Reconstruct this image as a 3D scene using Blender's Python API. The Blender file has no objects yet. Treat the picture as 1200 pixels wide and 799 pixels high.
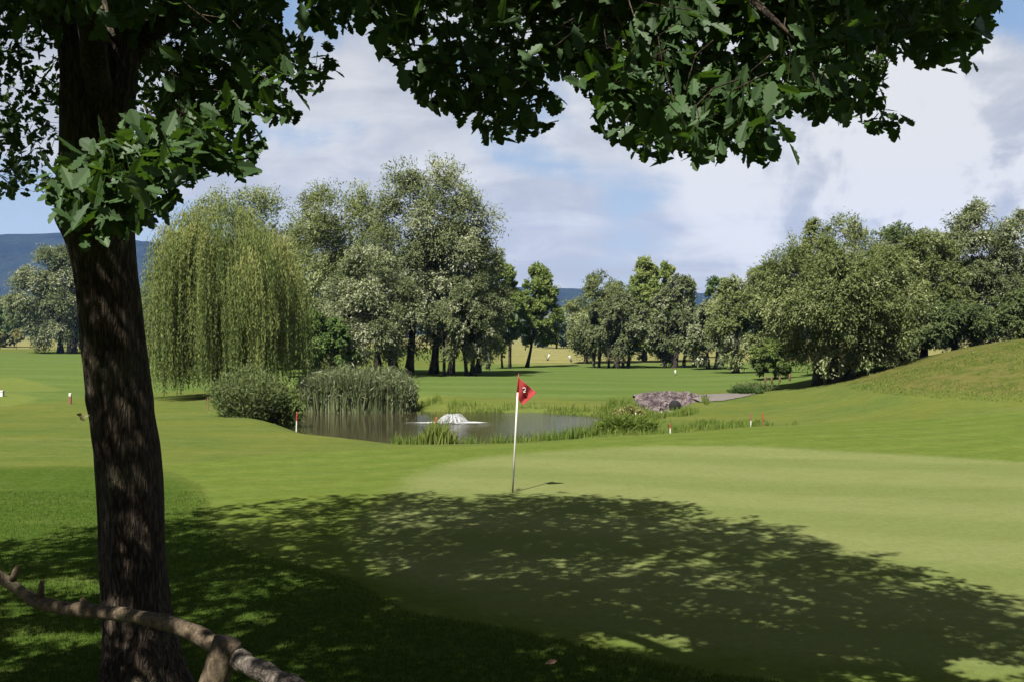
import bpy, math
import numpy as np

# ------------------------------------------------------------------ camera, light, exposure
EYE = 2.97          # camera height above the green
F = 1300.0          # focal length in photo pixels (photo is 1200 wide)
HZ = 390.0          # photo row of the horizon
scene = bpy.context.scene
C = scene.collection

cam_d = bpy.data.cameras.new("camera")
cam_d.sensor_width = 36.0
cam_d.lens = 36.0 * F / 1200.0
cam_d.clip_end = 20000.0
cam_d.clip_start = 0.05
cam = bpy.data.objects.new("camera", cam_d)
C.objects.link(cam)
cam.location = (0, 0, EYE)
cam.rotation_euler = (math.radians(90.0) - math.atan((399.5 - HZ) / F), 0, 0)
scene.camera = cam

SUN_EL = math.radians(52.0)
SUN_DIR = np.array([-0.404 * math.cos(SUN_EL), -0.915 * math.cos(SUN_EL), math.sin(SUN_EL)])  # towards the sun
SUN_DIR /= np.linalg.norm(SUN_DIR)
sun_d = bpy.data.lights.new("sun", 'SUN')
sun_d.energy = 5.0
sun_d.angle = math.radians(0.5)
sun_d.color = (1.0, 0.95, 0.86)
sun = bpy.data.objects.new("sun", sun_d)
C.objects.link(sun)
from mathutils import Vector
sun.rotation_euler = Vector(-SUN_DIR).to_track_quat('-Z', 'Y').to_euler()

scene.view_settings.view_transform = 'Standard'
scene.view_settings.look = 'None'
scene.view_settings.exposure = 1.9
scene.view_settings.gamma = 1.0
scene.view_settings.use_curve_mapping = False
scene.render.engine = 'CYCLES'
cy = scene.cycles
cy.max_bounces = 5
cy.diffuse_bounces = 3
cy.glossy_bounces = 2
cy.transmission_bounces = 3
cy.transparent_max_bounces = 4
cy.volume_bounces = 0
cy.use_denoising = True
cy.sample_clamp_indirect = 6.0
cy.caustics_reflective = False
cy.caustics_refractive = False


class NT:
    """small helper round a node tree"""
    def __init__(s, tree):
        s.t = tree
        s.t.nodes.clear()

    def n(s, typ, ins=None, **props):
        nd = s.t.nodes.new(typ)
        for k, v in props.items():
            setattr(nd, k, v)
        if ins:
            for k, v in ins.items():
                sock = nd.inputs[k]
                if isinstance(v, bpy.types.NodeSocket):
                    s.t.links.new(v, sock)
                else:
                    sock.default_value = v
        return nd

    def math(s, op, a, b=0.0, c=0.0, clamp=False):
        nd = s.t.nodes.new('ShaderNodeMath')
        nd.operation = op
        nd.use_clamp = clamp
        for i, v in enumerate((a, b, c)):
            if isinstance(v, bpy.types.NodeSocket):
                s.t.links.new(v, nd.inputs[i])
            else:
                nd.inputs[i].default_value = v
        return nd.outputs[0]

    def mix(s, f, a, b, blend='MIX'):
        nd = s.t.nodes.new('ShaderNodeMix')
        nd.data_type = 'RGBA'
        nd.blend_type = blend
        for i, v in ((0, f), (6, a), (7, b)):
            if isinstance(v, bpy.types.NodeSocket):
                s.t.links.new(v, nd.inputs[i])
            else:
                nd.inputs[i].default_value = (v if i == 0 else (tuple(v) + (1.0,) if len(v) == 3 else v))
        return nd.outputs[2]

    def ss(s, x, lo, hi):
        nd = s.t.nodes.new('ShaderNodeMapRange')
        nd.interpolation_type = 'SMOOTHSTEP'
        s.t.links.new(x, nd.inputs[0])
        nd.inputs[1].default_value = lo
        nd.inputs[2].default_value = hi
        return nd.outputs[0]

    def noise(s, vec, scale, detail=4.0, rough=0.55, dist=0.0):
        nd = s.n('ShaderNodeTexNoise', {'Scale': scale, 'Detail': detail, 'Roughness': rough, 'Distortion': dist})
        if vec is not None:
            s.t.links.new(vec, nd.inputs['Vector'])
        return nd.outputs['Fac']


# ------------------------------------------------------------------ sky
world = bpy.data.worlds.new("World")
scene.world = world
world.use_nodes = True
w = NT(world.node_tree)
sky = w.n('ShaderNodeTexSky', sky_type='NISHITA', sun_disc=False, sun_elevation=SUN_EL,
          sun_rotation=math.atan2(SUN_DIR[0], SUN_DIR[1]) % (2 * math.pi), air_density=1.0, dust_density=0.6, ozone_density=1.5)
tc = w.n('ShaderNodeTexCoord')
sep = w.n('ShaderNodeSeparateXYZ', {0: tc.outputs['Generated']})
zz = w.math('MAXIMUM', sep.outputs[2], 0.0)
den = w.math('ADD', zz, 0.24)
px_ = w.math('DIVIDE', sep.outputs[0], den)
py_ = w.math('DIVIDE', sep.outputs[1], den)
pv = w.n('ShaderNodeCombineXYZ', {0: px_, 1: py_, 2: 3.7}).outputs[0]
pv2 = w.n('ShaderNodeMapping', {0: pv, 'Scale': (0.85, 1.0, 1.0), 'Location': (2.3, 5.1, 0)}).outputs[0]
n1 = w.noise(pv2, 1.5, 9.0, 0.56, 0.3)            # cloud cover
n2 = w.noise(pv2, 3.2, 9.0, 0.58, 0.5)              # light and grey billows
dirv = w.n('ShaderNodeVectorMath', {0: tc.outputs['Generated']}, operation='NORMALIZE').outputs[0]


def lobe(px, py, lo, hi):
    v = Vector(((px - 600) / F, 1.0, (HZ - py) / F)).normalized()
    d = w.n('ShaderNodeVectorMath', {0: dirv, 1: tuple(v)}, operation='DOT_PRODUCT').outputs['Value']
    return w.ss(d, lo, hi)


n3 = w.noise(dirv, 9.0, 9.0, 0.58, 0.2)             # cumulus billows
cum = w.math('MULTIPLY', lobe(1110, 195, 0.984, 0.9985), 1.0)
cum = w.math('MAXIMUM', cum, w.math('MULTIPLY', lobe(930, 175, 0.990, 0.9993), 0.55))
blue = lobe(1215, 20, 0.9935, 0.9996)
blue2 = lobe(20, 262, 0.9965, 0.9997)
cover = w.math('ADD', n1, w.math('MULTIPLY', w.math('SUBTRACT', n3, 0.5), 0.35))
cover = w.math('ADD', cover, w.math('MULTIPLY', cum, 0.25))
cover = w.math('SUBTRACT', cover, w.math('MULTIPLY', blue, 0.30))
cover = w.math('SUBTRACT', cover, w.math('MULTIPLY', blue2, 0.16))
mask = w.ss(cover, 0.36, 0.50)
bright = w.math('ADD', w.math('MULTIPLY', n2, 0.75), w.math('MULTIPLY', n3, 0.45))
bright = w.math('ADD', bright, w.math('MULTIPLY', cum, w.math('MULTIPLY', w.ss(n3, 0.38, 0.56), 0.50)))
b01 = w.ss(bright, 0.50, 0.86)
ccol = w.mix(b01, (0.475, 0.492, 0.525), (0.80, 0.79, 0.76))
skyb = w.mix(1.0, sky.outputs[0], (0.11, 0.115, 0.12), 'MULTIPLY')
skyb = w.mix(0.86, skyb, w.mix(w.ss(sep.outputs[2], 0.02, 0.34), (0.45, 0.535, 0.605), (0.24, 0.385, 0.62)))
full = w.mix(w.math('MULTIPLY', mask, 0.93), skyb, ccol)
bg = w.n('ShaderNodeBackground', {'Color': full, 'Strength': 0.275})
w.n('ShaderNodeOutputWorld', {0: bg.outputs[0]})
world.cycles.sampling_method = 'MANUAL'
world.cycles.sample_map_resolution = 512


# ------------------------------------------------------------------ generic helpers
RNG = np.random.default_rng(11)


def at(px, py, d):
    """point seen at photo pixel (px, py) at distance d along the view axis"""
    return np.array([(px - 600.0) / F * d, d, EYE - (py - HZ) / F * d])


def gpt(px, py, z=0.0):
    d = (EYE - z) * F / (py - HZ)
    return ((px - 600.0) / F * d, d)


def sstep(x, a, b):
    t = np.clip((x - a) / (b - a), 0, 1)
    return t * t * (3 - 2 * t)


def norm(v):
    return v / np.maximum(np.linalg.norm(v, axis=-1, keepdims=True), 1e-9)


def hash3(ix, iy, iz, seed=0):
    h = (ix.astype(np.int64) * 73856093) ^ (iy.astype(np.int64) * 19349663) ^ (iz.astype(np.int64) * 83492791) ^ (seed * 2654435761)
    h = (h ^ (h >> 13)) * 1274126177
    h = h ^ (h >> 16)
    return (h & 0xffff) / 65535.0


def vnoise(p, seed=0):
    p = np.asarray(p, float)
    i = np.floor(p).astype(int)
    f = p - i
    f = f * f * (3 - 2 * f)
    r = 0
    for dx in (0, 1):
        for dy in (0, 1):
            for dz in (0, 1):
                wgt = (f[..., 0] if dx else 1 - f[..., 0]) * (f[..., 1] if dy else 1 - f[..., 1]) * (f[..., 2] if dz else 1 - f[..., 2])
                r = r + wgt * hash3(i[..., 0] + dx, i[..., 1] + dy, i[..., 2] + dz, seed)
    return r


def fbm(p, oct=4, seed=0):
    p = np.asarray(p, float)
    a, s, r = 0.5, 0.0, 0.0
    for k in range(oct):
        r = r + a * vnoise(p * (2 ** k), seed + k)
        s += a
        a *= 0.5
    return r / s


def in_poly(x, y, poly):
    poly = np.asarray(poly, float)
    r = np.zeros(np.shape(x), bool)
    n = len(poly)
    j = n - 1
    for i in range(n):
        xi, yi = poly[i]
        xj, yj = poly[j]
        c = (yi > y) != (yj > y)
        with np.errstate(divide='ignore', invalid='ignore'):
            r ^= c & (x < (xj - xi) * (y - yi) / (yj - yi + 1e-12) + xi)
        j = i
    return r


def sdist(x, y, poly):
    """signed distance to a polygon, positive inside"""
    poly = np.asarray(poly, float)
    best = np.full(np.shape(x), 1e9)
    n = len(poly)
    for i in range(n):
        a, b = poly[i], poly[(i + 1) % n]
        ab = b - a
        t = np.clip(((x - a[0]) * ab[0] + (y - a[1]) * ab[1]) / (ab @ ab + 1e-12), 0, 1)
        d = np.hypot(x - a[0] - t * ab[0], y - a[1] - t * ab[1])
        best = np.minimum(best, d)
    return np.where(in_poly(x, y, poly), best, -best)


def mesh_np(name, verts, faces, mat=None, parent=None, smooth=False, face_attr=None, pt_attr=None):
    """faces: one (n,k) array or a list of such arrays; one mesh object"""
    if isinstance(faces, np.ndarray):
        faces = [faces]
    faces = [f for f in faces if len(f)]
    me = bpy.data.meshes.new(name)
    verts = np.ascontiguousarray(verts, dtype=np.float32)
    me.vertices.add(len(verts))
    me.vertices.foreach_set('co', verts.ravel())
    tot = np.concatenate([np.full(len(f), f.shape[1], np.int32) for f in faces])
    idx = np.concatenate([f.ravel() for f in faces]).astype(np.int32)
    start = np.concatenate([[0], np.cumsum(tot)[:-1]]).astype(np.int32)
    me.loops.add(len(idx))
    me.loops.foreach_set('vertex_index', idx)
    me.polygons.add(len(tot))
    me.polygons.foreach_set('loop_start', start)
    me.polygons.foreach_set('loop_total', tot)
    me.polygons.foreach_set('use_smooth', np.full(len(tot), smooth, bool))
    for k, v in (face_attr or {}).items():
        a = me.attributes.new(k, 'FLOAT', 'FACE')
        a.data.foreach_set('value', np.asarray(v, np.float32))
    for k, v in (pt_attr or {}).items():
        a = me.attributes.new(k, 'FLOAT', 'POINT')
        a.data.foreach_set('value', np.asarray(v, np.float32))
    me.update(calc_edges=True)
    if mat is not None:
        me.materials.append(mat)
    o = bpy.data.objects.new(name, me)
    C.objects.link(o)
    if parent is not None:
        o.parent = parent
    return o


def thing(name, loc, label, cat, group=None, rotz=0.0):
    o = bpy.data.objects.new(name, None)
    C.objects.link(o)
    o.location = loc
    o.rotation_euler = (0, 0, rotz)
    return tag(o, label, cat, group)


def tag(o, label=None, cat=None, group=None, kind=None):
    if label:
        o['label'] = label
    if cat:
        o['category'] = cat
    if group:
        o['group'] = group
    if kind:
        o['kind'] = kind
    return o


class Geo:
    """collects verts and faces of one part"""
    def __init__(s):
        s.v, s.f, s.n = [], {}, 0

    def add(s, verts, faces):
        for f in (faces if isinstance(faces, list) else [faces]):
            f = np.asarray(f)
            s.f.setdefault(f.shape[1], []).append(f + s.n)
        s.v.append(np.asarray(verts, float))
        s.n += len(verts)

    def tube(s, path, rad, seg=8, cap=True, wob=0.0, seed=0):
        path = np.asarray(path, float)
        n = len(path)
        rad = np.broadcast_to(np.asarray(rad, float), (n,))
        t = norm(np.gradient(path, axis=0))
        ref = np.where(np.abs(t[:, 2:3]) > 0.9, np.array([[1.0, 0, 0]]), np.array([[0, 0, 1.0]]))
        if np.abs(t[:, 2]).mean() > 0.6:
            ref = np.tile([[1.0, 0, 0]], (n, 1))
        else:
            ref = np.tile([[0, 0, 1.0]], (n, 1))
        u = norm(np.cross(ref, t))
        v = np.cross(t, u)
        a = np.linspace(0, 2 * np.pi, seg, endpoint=False)
        ring = path[:, None, :] + rad[:, None, None] * (np.cos(a)[None, :, None] * u[:, None, :] + np.sin(a)[None, :, None] * v[:, None, :])
        if wob:
            nz = fbm(ring.reshape(-1, 3) * 3.0 / max(rad.max(), 0.02) * 0.25, 3, seed).reshape(n, seg) - 0.5
            ring = path[:, None, :] + (ring - path[:, None, :]) * (1 + wob * 2 * nz[:, :, None])
        i = np.arange(n - 1)[:, None] * seg
        j = np.arange(seg)[None, :]
        jn = (j + 1) % seg
        q = np.stack([i + j, i + jn, i + seg + jn, i + seg + j], -1).reshape(-1, 4)
        fs = [q]
        if cap:
            fs.append(np.array([list(range(seg))[::-1]]))
            fs.append(np.array([[(n - 1) * seg + k for k in range(seg)]]))
        s.add(ring.reshape(-1, 3), fs)

    def box(s, lo, hi):
        x0, y0, z0 = lo
        x1, y1, z1 = hi
        v = [(x0, y0, z0), (x1, y0, z0), (x1, y1, z0), (x0, y1, z0), (x0, y0, z1), (x1, y0, z1), (x1, y1, z1), (x0, y1, z1)]
        s.add(v, np.array([(0, 3, 2, 1), (4, 5, 6, 7), (0, 1, 5, 4), (1, 2, 6, 5), (2, 3, 7, 6), (3, 0, 4, 7)]))

    def build(s, name, mat, parent=None, smooth=True):
        return mesh_np(name, np.concatenate(s.v), [np.concatenate(f) for f in s.f.values()], mat, parent, smooth)


# ------------------------------------------------------------------ materials
def leaf_mat(name, dark, mid, pale, trans=0.28, rough=0.55, spec=0.3, tint=(1.0, 1.15, 0.5)):
    m = bpy.data.materials.new(name)
    m.use_nodes = True
    t = NT(m.node_tree)
    at_ = t.n('ShaderNodeAttribute', attribute_name='tone')
    r = t.n('ShaderNodeValToRGB', {0: at_.outputs['Fac']})
    e = r.color_ramp.elements
    e[0].position, e[0].color = 0.0, tuple(dark) + (1,)
    e[1].position, e[1].color = 1.0, tuple(pale) + (1,)
    x = e.new(0.5)
    x.color = tuple(mid) + (1,)
    p = t.n('ShaderNodeBsdfPrincipled', {'Base Color': r.outputs[0], 'Roughness': rough, 'Specular IOR Level': spec})
    tcol = t.mix(1.0, r.outputs[0], tint, 'MULTIPLY')
    tr = t.n('ShaderNodeBsdfTranslucent', {'Color': tcol})
    mx = t.n('ShaderNodeMixShader', {0: trans, 1: p.outputs[0], 2: tr.outputs[0]})
    t.n('ShaderNodeOutputMaterial', {0: mx.outputs[0]})
    return m


def plain_mat(name, col, rough=0.7, var=0.15, scale=8.0, bump=0.0, spec=0.3, col2=None):
    m = bpy.data.materials.new(name)
    m.use_nodes = True
    t = NT(m.node_tree)
    co = t.n('ShaderNodeTexCoord').outputs['Object']
    nz = t.noise(co, scale, 5.0)
    c2 = col2 or tuple(c * (1 - 2 * var) for c in col)
    cc = t.mix(t.ss(nz, 0.3, 0.7), c2, col)
    ins = {'Base Color': cc, 'Roughness': rough, 'Specular IOR Level': spec}
    if bump:
        ins['Normal'] = t.n('ShaderNodeBump', {'Height': nz, 'Strength': bump, 'Distance': 0.05}).outputs[0]
    p = t.n('ShaderNodeBsdfPrincipled', ins)
    t.n('ShaderNodeOutputMaterial', {0: p.outputs[0]})
    return m


def bark_mat(name, c0, c1, sx=9.0, sz=1.6, bump=0.9, dist=0.03, crk=0.45):
    m = bpy.data.materials.new(name)
    m.use_nodes = True
    t = NT(m.node_tree)
    co = t.n('ShaderNodeTexCoord').outputs['Object']
    mp = t.n('ShaderNodeMapping', {0: co, 'Scale': (sx, sx, sz)}).outputs[0]
    a = t.noise(mp, 2.6, 7.0, 0.62, 1.1)
    wp_ = t.n('ShaderNodeVectorMath', {0: mp, 1: t.n('ShaderNodeTexNoise', {'Vector': mp, 'Scale': 1.1, 'Detail': 3.0}).outputs['Color']}, operation='ADD').outputs[0]
    vor = t.n('ShaderNodeTexVoronoi', {'Vector': wp_, 'Scale': 2.9}, feature='DISTANCE_TO_EDGE').outputs['Distance']
    crack = t.ss(vor, 0.0, 0.30)
    hgt = t.math('ADD', t.math('MULTIPLY', crack, crk), t.math('MULTIPLY', a, 1.5 - crk))
    big = t.noise(co, 1.3, 3.0)
    col = t.mix(t.ss(hgt, 0.45, 1.15), c0, c1)
    col = t.mix(t.math('MULTIPLY', t.ss(big, 0.5, 0.75), 0.45), col, (0.075, 0.085, 0.045))
    bp = t.n('ShaderNodeBump', {'Height': hgt, 'Strength': bump, 'Distance': dist}).outputs[0]
    p = t.n('ShaderNodeBsdfPrincipled', {'Base Color': col, 'Roughness': 0.9, 'Specular IOR Level': 0.15, 'Normal': bp})
    t.n('ShaderNodeOutputMaterial', {0: p.outputs[0]})
    return m


M = {}
M['silver'] = leaf_mat('silver_willow_leaf', (0.0407, 0.0537, 0.0204), (0.0912, 0.1075, 0.0488), (0.2361, 0.2442, 0.1669), 0.38, 0.75, 0.12)
M['olive'] = leaf_mat('olive_willow_leaf', (0.0407, 0.0553, 0.0179), (0.0960, 0.1140, 0.0391), (0.2035, 0.2198, 0.1140), 0.38, 0.75, 0.12)
M['green'] = leaf_mat('green_leaf', (0.0244, 0.0459, 0.0126), (0.0599, 0.0947, 0.0229), (0.1125, 0.1473, 0.0496), 0.38, 0.75, 0.12)
M['poplar'] = leaf_mat('poplar_leaf', (0.0385, 0.0599, 0.0141), (0.0881, 0.1199, 0.0281), (0.1547, 0.1828, 0.0562), 0.38, 0.75, 0.12)
M['weep'] = leaf_mat('weeping_willow_leaf', (0.0370, 0.0562, 0.0163), (0.0888, 0.1147, 0.0333), (0.1850, 0.1850, 0.0629), 0.38, 0.75, 0.12)
M['oakleaf'] = leaf_mat('oak_leaf', (0.0155, 0.033, 0.0105), (0.030, 0.058, 0.0195), (0.050, 0.080, 0.033), 0.36, 0.55, 0.2, (1.3, 1.4, 0.35))
M['reed'] = leaf_mat('reed_blade', (0.034, 0.047, 0.018), (0.066, 0.084, 0.034), (0.135, 0.130, 0.066), 0.2)
M['bank'] = leaf_mat('bank_grass_blade', (0.0333, 0.0599, 0.0111), (0.0673, 0.0984, 0.0185), (0.1347, 0.1399, 0.0414), 0.3, 0.8, 0.0)
M['rough'] = leaf_mat('rough_grass_blade', (0.018, 0.037, 0.006), (0.036, 0.062, 0.011), (0.075, 0.082, 0.024), 0.3, 0.8, 0.0)
M['bush'] = leaf_mat('bush_leaf', (0.0318, 0.0451, 0.0148), (0.0659, 0.0895, 0.0318), (0.1258, 0.1384, 0.0562), 0.38, 0.75, 0.12)
M['yellow'] = leaf_mat('yellow_bush_leaf', (0.0710, 0.0740, 0.0178), (0.1302, 0.1302, 0.0355), (0.2013, 0.1835, 0.0710), 0.25)
M['far'] = leaf_mat('far_leaf', (0.0148, 0.0266, 0.0133), (0.0296, 0.0474, 0.0207), (0.0592, 0.0710, 0.0355), 0.15)
M['bark'] = bark_mat('oak_bark', (0.0126, 0.0091, 0.0063), (0.0700, 0.0511, 0.0336), 11.0, 2.0, 1.0, 0.05, 0.36)
M['stem'] = bark_mat('willow_bark', (0.0126, 0.0105, 0.0084), (0.0434, 0.0364, 0.0280), 3.0, 0.6, 0.7, 0.05)
M['wood'] = bark_mat('weathered_wood', (0.0280, 0.0224, 0.0182), (0.1120, 0.0966, 0.0805), 16.0, 14.0, 0.7, 0.012, 0.25)
M['log'] = bark_mat('bare_log', (0.0220, 0.0165, 0.0110), (0.0900, 0.0680, 0.0430), 16.0, 9.0, 0.5, 0.008, 0.12)
M['white'] = plain_mat('white_paint', (0.3150, 0.3080, 0.2800), 0.5, 0.03, 20.0)
M['red'] = plain_mat('red_paint', (0.1820, 0.0245, 0.0154), 0.5, 0.08, 20.0)
M['rust'] = plain_mat('worn_red_paint', (0.1190, 0.0455, 0.0315), 0.7, 0.12, 20.0)
M['post'] = plain_mat('brown_wood_post', (0.0840, 0.0490, 0.0280), 0.8, 0.2, 9.0)
M['stone'] = plain_mat('purple_grey_stone', (0.090, 0.072, 0.070), 0.85, 0.25, 3.2, 0.6, 0.2, (0.026, 0.018, 0.021))
M['pale'] = plain_mat('pale_stone', (0.2800, 0.2590, 0.2240), 0.8, 0.12, 9.0, 0.4)
M['hole'] = plain_mat('painted_pipe_shade', (0.0028, 0.0028, 0.0028), 0.9, 0.2, 9.0)  # near-black colour stands in for the shade inside the culvert pipe
M['gravel'] = plain_mat('grey_gravel', (0.080, 0.072, 0.062), 0.95, 0.2, 14.0, 0.8, 0.2, (0.0665, 0.0574, 0.0532))
M['foam'] = plain_mat('white_water', (0.2800, 0.2905, 0.2940), 0.6, 0.04, 12.0)
M['black'] = plain_mat('dark_fabric', (0.0210, 0.0210, 0.0245), 0.6, 0.1, 9.0)
M['deadleaf'] = plain_mat('dead_leaf', (0.2100, 0.1190, 0.0665), 0.7, 0.12, 30.0)

# ------------------------------------------------------------------ ground
WATER = -0.55
pond = np.array([(-9.9, 53.5), (-9.2, 46.5), (-7.9, 41.5), (-6.2, 37.6), (-5.0, 35.0), (-3.0, 34.2), (-1.0, 34.5), (0.6, 36.0), (1.7, 37.6), (2.9, 40.2),
                 (3.7, 42.6), (3.9, 44.6), (2.7, 46.8), (0.7, 48.4), (-2.0, 48.9), (-4.4, 49.4), (-5.0, 52.4), (-7.0, 54.0)])
ditch = np.array([(3.5, 43.5), (5.2, 45.5), (6.2, 48.0), (6.9, 51.2)])
fringe_px = [(262, 640), (330, 655), (418, 677), (479, 716), (600, 735), (700, 757), (840, 788), (960, 803), (1300, 835), (1700, 760), (1700, 500), (1210, 494),
             (1000, 494), (900, 499), (800, 508), (700, 513.5), (600, 521), (500, 524), (400, 528), (300, 534), (190, 546), (215, 558), (240, 570), (249, 590), (248, 615)]
FRINGE = np.array([gpt(*p) for p in fringe_px])
green_px = [(418, 640), (428, 605), (462, 577), (482, 558), (512, 546), (560, 537), (640, 530), (760, 525), (870, 525), (1000, 531), (1200, 542), (1500, 566),
            (1700, 760), (1250, 800), (960, 776), (840, 762), (700, 742), (600, 722), (500, 692), (440, 664)]
GREEN = np.array([gpt(*p) for p in green_px])
near_px = [(-500, 552), (-100, 550), (100, 546), (190, 552), (238, 568), (249, 590), (256, 620), (330, 655), (418, 677), (479, 716), (600, 735), (700, 757),
           (840, 788), (960, 803), (1100, 1100), (-800, 1100)]
NEARROUGH = np.array([gpt(*p) for p in near_px])
tee_px = [(-120, 448), (20, 444), (50, 448), (78, 457), (66, 461), (20, 462), (-120, 460)]
TEE = np.array([gpt(*p) for p in tee_px])
tee2_px = [(-120, 466), (25, 464), (45, 468), (35, 472), (5, 475), (-120, 476)]
TEE2 = np.array([gpt(*p) for p in tee2_px])


def ditch_d(x, y):
    best = np.full(np.shape(x), 1e9)
    for a, b in zip(ditch[:-1], ditch[1:]):
        ab = b - a
        t = np.clip(((x - a[0]) * ab[0] + (y - a[1]) * ab[1]) / (ab @ ab), 0, 1)
        best = np.minimum(best, np.hypot(x - a[0] - t * ab[0], y - a[1] - t * ab[1]))
    return best


def height(x, y):
    x = np.asarray(x, float)
    y = np.asarray(y, float)
    h = 1.35 * (1 - sstep(y, 0.0, 8.6))
    # low swale beyond the back lip of the green, down to the pond and the culvert ditch
    sd = sdist(x, y, FRINGE)
    low = sstep(-sd, 0.0, 2.2) * sstep(y, 29.0, 32.0) * (1 - sstep(y, 44.0, 58.0)) * sstep(x, -7.0, -1.0) * (1 - sstep(x, 9.0, 15.0))
    h = h - 0.34 * low
    h = h + 0.10 * sstep(sd, -0.2, 3.0) * sstep(y, 24, 31) * (1 - sstep(y, 32, 40))
    # mound on the right
    ang = x - 0.10 * (y - 46)
    mound = 2.45 * sstep(ang, 11.2, 25.0) * sstep(y, 33.5 + 0.15 * np.clip(30 - x, 0, 30), 47.0) * (1 - sstep(y, 52.0, 70.0)) * (1 - 0.8 * sstep(x, 45, 80))
    h = h + mound
    h = h + 0.35 * sstep(x, 9.0, 20.0) * sstep(y, 24, 38) * (1 - sstep(y, 70, 90))
    # gentle swell of the fairways
    far = sstep(y, 50, 90)
    h = h + far * (0.12 * np.sin(x * 0.07 + y * 0.05) + 0.10 * np.sin(x * 0.031 - y * 0.083 + 1.0))
    h = h + sstep(y, 20, 40) * 0.05 * np.sin(x * 0.33 + 0.6) * np.sin(y * 0.21)
    lft = sstep(-x, 6, 14) * sstep(y, 18, 30) * (1 - sstep(y, 120, 160))
    h = h + lft * 0.10 * np.sin(y * 0.30 + x * 0.07)
    # pond and ditch
    sp = sdist(x, y, pond)
    h = h + (WATER - 0.5 - h) * sstep(sp, -2.4, 1.2)
    dd = ditch_d(x, y)
    h = h - 0.40 * (1 - sstep(dd, 0.2, 1.9))
    return h


def gz(x, y):
    return float(height(np.array([x]), np.array([y]))[0])


def axis(lo_dense, hi_dense, step, lo, hi, grow=1.12):
    a = list(np.arange(lo_dense, hi_dense + 1e-6, step))
    s = step
    while a[-1] < hi:
        s *= grow
        a.append(a[-1] + s)
    s = step
    while a[0] > lo:
        s *= grow
        a.insert(0, a[0] - s)
    return np.array(a)


gx = axis(-24, 34, 0.30, -4200, 4200)
gy = axis(-2, 60, 0.30, -600, 2900)
X, Y = np.meshgrid(gx, gy)
Z = height(X, Y)
nx, ny = len(gx), len(gy)
ii = (np.arange(ny - 1)[:, None] * nx + np.arange(nx - 1)[None, :])
gq = np.stack([ii, ii + 1, ii + nx + 1, ii + nx], -1).reshape(-1, 4)


def clampd(d):
    return np.clip(d, -6, 6).ravel()


gm = bpy.data.materials.new('mown_grass')
gm.use_nodes = True
t = NT(gm.node_tree)
co = t.n('ShaderNodeTexCoord').outputs['Object']
sp = t.n('ShaderNodeSeparateXYZ', {0: co})


def attr(n):
    return t.n('ShaderNodeAttribute', attribute_name=n).outputs['Fac']


nb = t.noise(co, 0.22, 4.0, 0.6)
nm = t.noise(co, 1.3, 5.0, 0.65)
nf = t.noise(co, 9.0, 5.0, 0.7)
nff = t.noise(co, 55.0, 3.0, 0.7)
strx = t.n('ShaderNodeMapping', {0: co, 'Scale': (0.12, 1.0, 1.0)}).outputs[0]
nst = t.noise(strx, 0.9, 5.0, 0.6)
edge = t.math('ADD', t.math('MULTIPLY', t.math('SUBTRACT', nf, 0.5), 0.35), t.math('MULTIPLY', t.math('SUBTRACT', nm, 0.5), 0.30))


def zone(name, wdt, e=1.0):
    v = t.math('ADD', attr(name), t.math('MULTIPLY', edge, e))
    return t.ss(v, -wdt, wdt)


# open rough and fairway beyond
col = t.mix(t.ss(nb, 0.32, 0.68), (0.0511, 0.0603, 0.0129), (0.0370, 0.0537, 0.0129))
col = t.mix(t.math('MULTIPLY', t.ss(nst, 0.46, 0.66), 0.5), col, (0.0613, 0.0662, 0.0190))
# mowing bands of the far fairway: turn of the blades
band = t.n('ShaderNodeTexWave', {'Vector': t.n('ShaderNodeMapping', {0: co, 'Rotation': (0, 0, 0.16)}).outputs[0], 'Scale': 0.05, 'Distortion': 4.0, 'Detail': 3.0, 'Detail Scale': 0.5},
           bands_direction='Y').outputs['Fac']
fair = t.mix(t.math('ADD', t.math('MULTIPLY', t.ss(band, 0.1, 0.9), 0.45), t.math('MULTIPLY', t.ss(nst, 0.35, 0.65), 0.55)), (0.0332, 0.0557, 0.0129), (0.0498, 0.0695, 0.0196))
fair = t.mix(t.math('MULTIPLY', nm, 0.35), fair, (0.0498, 0.0609, 0.0147))
col = t.mix(zone('z_fair', 0.8), col, fair)
# straw coloured rough far out
straw = t.mix(t.ss(nm, 0.35, 0.65), (0.0894, 0.0865, 0.0299), (0.1187, 0.1068, 0.0477))
col = t.mix(t.math('MULTIPLY', attr('z_straw'), t.ss(nst, 0.30, 0.55)), col, straw)
# near long rough
nr = t.mix(t.ss(nf, 0.3, 0.7), (0.0170, 0.0328, 0.0052), (0.0316, 0.0473, 0.0085))
nr = t.mix(t.ss(nm, 0.50, 0.75), nr, (0.0377, 0.0503, 0.0123))
col = t.mix(zone('z_near', 0.7, 1.6), col, nr)
# mown collar
fr = t.mix(t.ss(nm, 0.3, 0.7), (0.0428, 0.0603, 0.0110), (0.0523, 0.0675, 0.0153))
bandc = t.n('ShaderNodeTexWave', {'Vector': t.n('ShaderNodeMapping', {0: co, 'Rotation': (0, 0, 1.2)}).outputs[0], 'Scale': 0.22, 'Distortion': 2.5, 'Detail': 1.0}, bands_direction='X').outputs['Fac']
fr = t.mix(t.math('MULTIPLY', t.ss(bandc, 0.35, 0.65), 0.35), fr, (0.0364, 0.0543, 0.0110))
col = t.mix(zone('z_fringe', 0.10), col, fr)
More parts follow.
